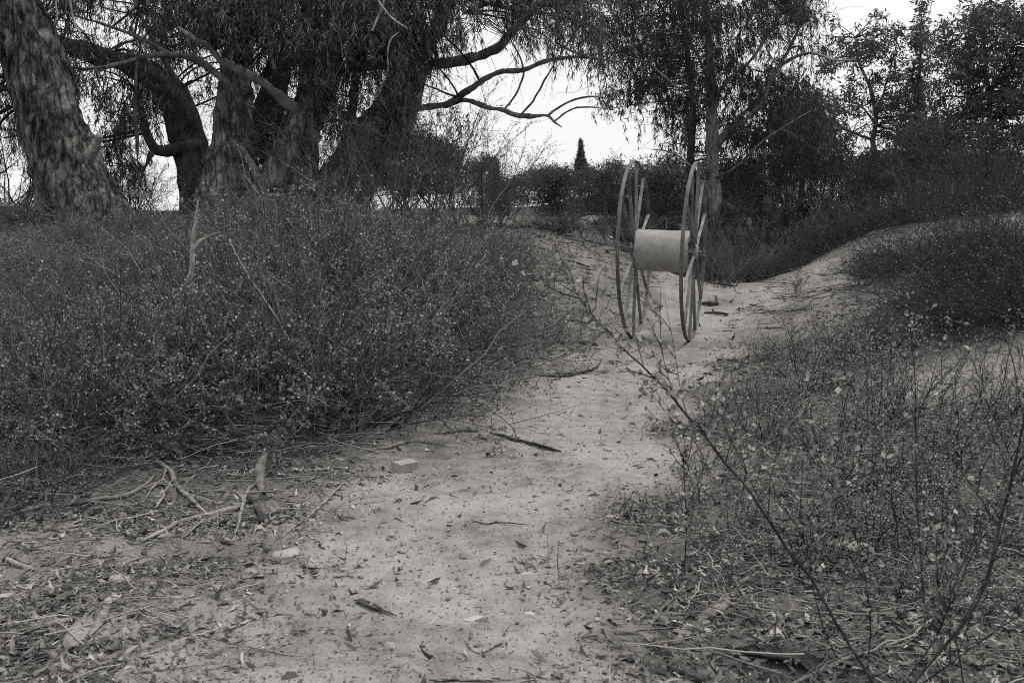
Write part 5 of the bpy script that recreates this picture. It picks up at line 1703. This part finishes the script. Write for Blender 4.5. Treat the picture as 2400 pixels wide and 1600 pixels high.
tangle(500, [(1300, 14), (1400, 15), (1350, 16.5), (1750, 17), (1800, 14), (1900, 14), (2050, 13), (1250, 18), (1480, 14)], (.15, .6), .005, 'dead_dark', 'bank_twigs', 'dark twigs lying on the sandy banks beside the reel', .05, .8, .01)

# single leaves close to the camera
def near_leaves():
    protos = []
    for i in range(14):
        V, q = litter_leaves(0, np.zeros(1), np.zeros(1), np.array([rng.uniform(.045, .09)]), True)
        V = V - V.mean(0)
        V[:, 2] -= V[:, 2].min() - .002
        a = Acc()
        a.add(V, q)
        protos.append(a.mesh('fallen_leaf', M['litter'], True))
    spots = []
    while len(spots) < 260:
        px, py = rng.uniform(10, 2390), 1180 + 410 * rng.uniform() ** .7
        p = PZ(px, py, .01)
        h = humus(p[0:1], p[1:2], None, False)[0]
        if rng.uniform() < .06 + h:
            spots.append((px, p))
    for px, p in spots:
        o = link('fallen_leaf', protos[rng.integers(len(protos))])
        o.location = (p[0], p[1], gz(p[0:1], p[1:2])[0] + rng.uniform(.006, .02))
        o.rotation_euler = (rng.normal() * .12, rng.normal() * .12, rng.uniform(0, 6.28))
        side = path_dist(p[0:1], p[1:2])[0] < 0
        w = 'on the bare near part of the track' if side else ('in the litter at the lower left' if px < 1150 else 'in the litter at the lower right')
        tag(o, 'dry sickle-shaped fallen leaf ' + w, 'leaf', 'fallen leaves ' + w)
near_leaves()

# dry grass and seedling stems on the banks
def dry_grass(n, x0, x1, y0, y1, H, name, label, mat='twig'):
    x, y = scatter(n, x0, x1, y0, y1, 2.0, 0)
    z = gz(x, y)
    h = rng.uniform(H[0], H[1], n) * np.clip(.6 + .8 * fbm2(x, y, .9, 2, 91), .25, 1.4)
    d = unit(np.stack([rng.normal(size=n) * .45, rng.normal(size=n) * .45, np.ones(n)], -1))
    s_ = np.linspace(0, 1, 4)
    p = np.stack([x, y, z - .01], -1)[:, None] + d[:, None] * (h[:, None] * s_)[..., None]
    p += np.cumsum(rng.normal(size=p.shape) * .05, 1) * h[:, None, None] * s_[None, :, None]
    a = Acc()
    a.tubes(p, radii(n, 4, .0018, .0007), 3)
    leaves_on(a, p, 3, (.3, 1), (.012, .03), (.2, .5), .4)
    tag(a.obj(name, M[mat], None, False), label, 'dry grass', kind='stuff')
dry_grass(11000, -.62, .02, 6.2, 16, (.1, .4), 'dry_grass', 'dry grass and seedling stems between the shrubs of the left bank')
dry_grass(7000, .2, .62, 4.0, 17, (.08, .3), 'bank_grass', 'dry grass and seedling stems between the shrubs of the right bank')

# unseen trees added behind the camera to block the low sky
def added_grove():
    b, f = Acc(), Acc()
    spots = [(-17, -3), (-13, -10), (-8, -14), (-3, -12), (3, -15), (8, -11), (12.5, -6), (16, 0), (-20, 4), (0, -20), (-12, -19), (12, -18)]
    for x, y in spots:
        z = float(gz(np.array([x * 1.0]), np.array([y * 1.0]))[0])
        h = rng.uniform(8, 11)
        b.tubes(np.array([[[x, y, z - .2], [x + .2, y, z + h * .4], [x - .1, y + .2, z + h * .9]]]), np.array([[.35, .25, .06]]), 8)
        n = 46
        q = rand_dir(n) * rng.uniform(.3, 1, (n, 1)) ** .5 * np.array([3.0, 3.0, h * .42])
        C = q + np.array([x, y, z + h * .58])
        clumps(f, C, .55, 26, (.3, .55), (.3, .5), np.zeros(3))
    tag(b.obj('added_grove_stems', M['bark_dark']), kind='stuff')
    tag(f.obj('added_grove', M['far_leaf'], None, False), 'unseen trees added behind the viewer to block low sky', 'woodland', kind='stuff')
added_grove()

# gravel crumbs and clods on the track
def clods(n):
    x, y = scatter(n, -.45, .4, 2.6, 13, .5, .5)
    v = np.array([[1, 0, 0], [0, 1, 0], [-1, 0, 0], [0, -1, 0], [0, 0, 1], [0, 0, -1.0]])
    t = np.array([[0, 1, 4], [1, 2, 4], [2, 3, 4], [3, 0, 4], [1, 0, 5], [2, 1, 5], [3, 2, 5], [0, 3, 5]])
    r = .0025 + .011 * rng.uniform(0, 1, n) ** 4
    V = v[None] * rng.uniform(.6, 1.3, (n, 6, 1)) * r[:, None, None] * np.array([1, 1, .7]) + rng.normal(size=(n, 6, 3)) * r[:, None, None] * .2
    V += np.stack([x, y, gz(x, y) + r * .25], -1)[:, None]
    a = Acc()
    a.add(V, None, (np.arange(n)[:, None, None] * 6 + t[None]).reshape(-1, 3))
    tag(a.obj('gravel', leaf_mat('gravel', .14, .5, 0), None, True), 'fine gravel and clods strewn over the dirt track', 'gravel', kind='stuff')
clods(14000)
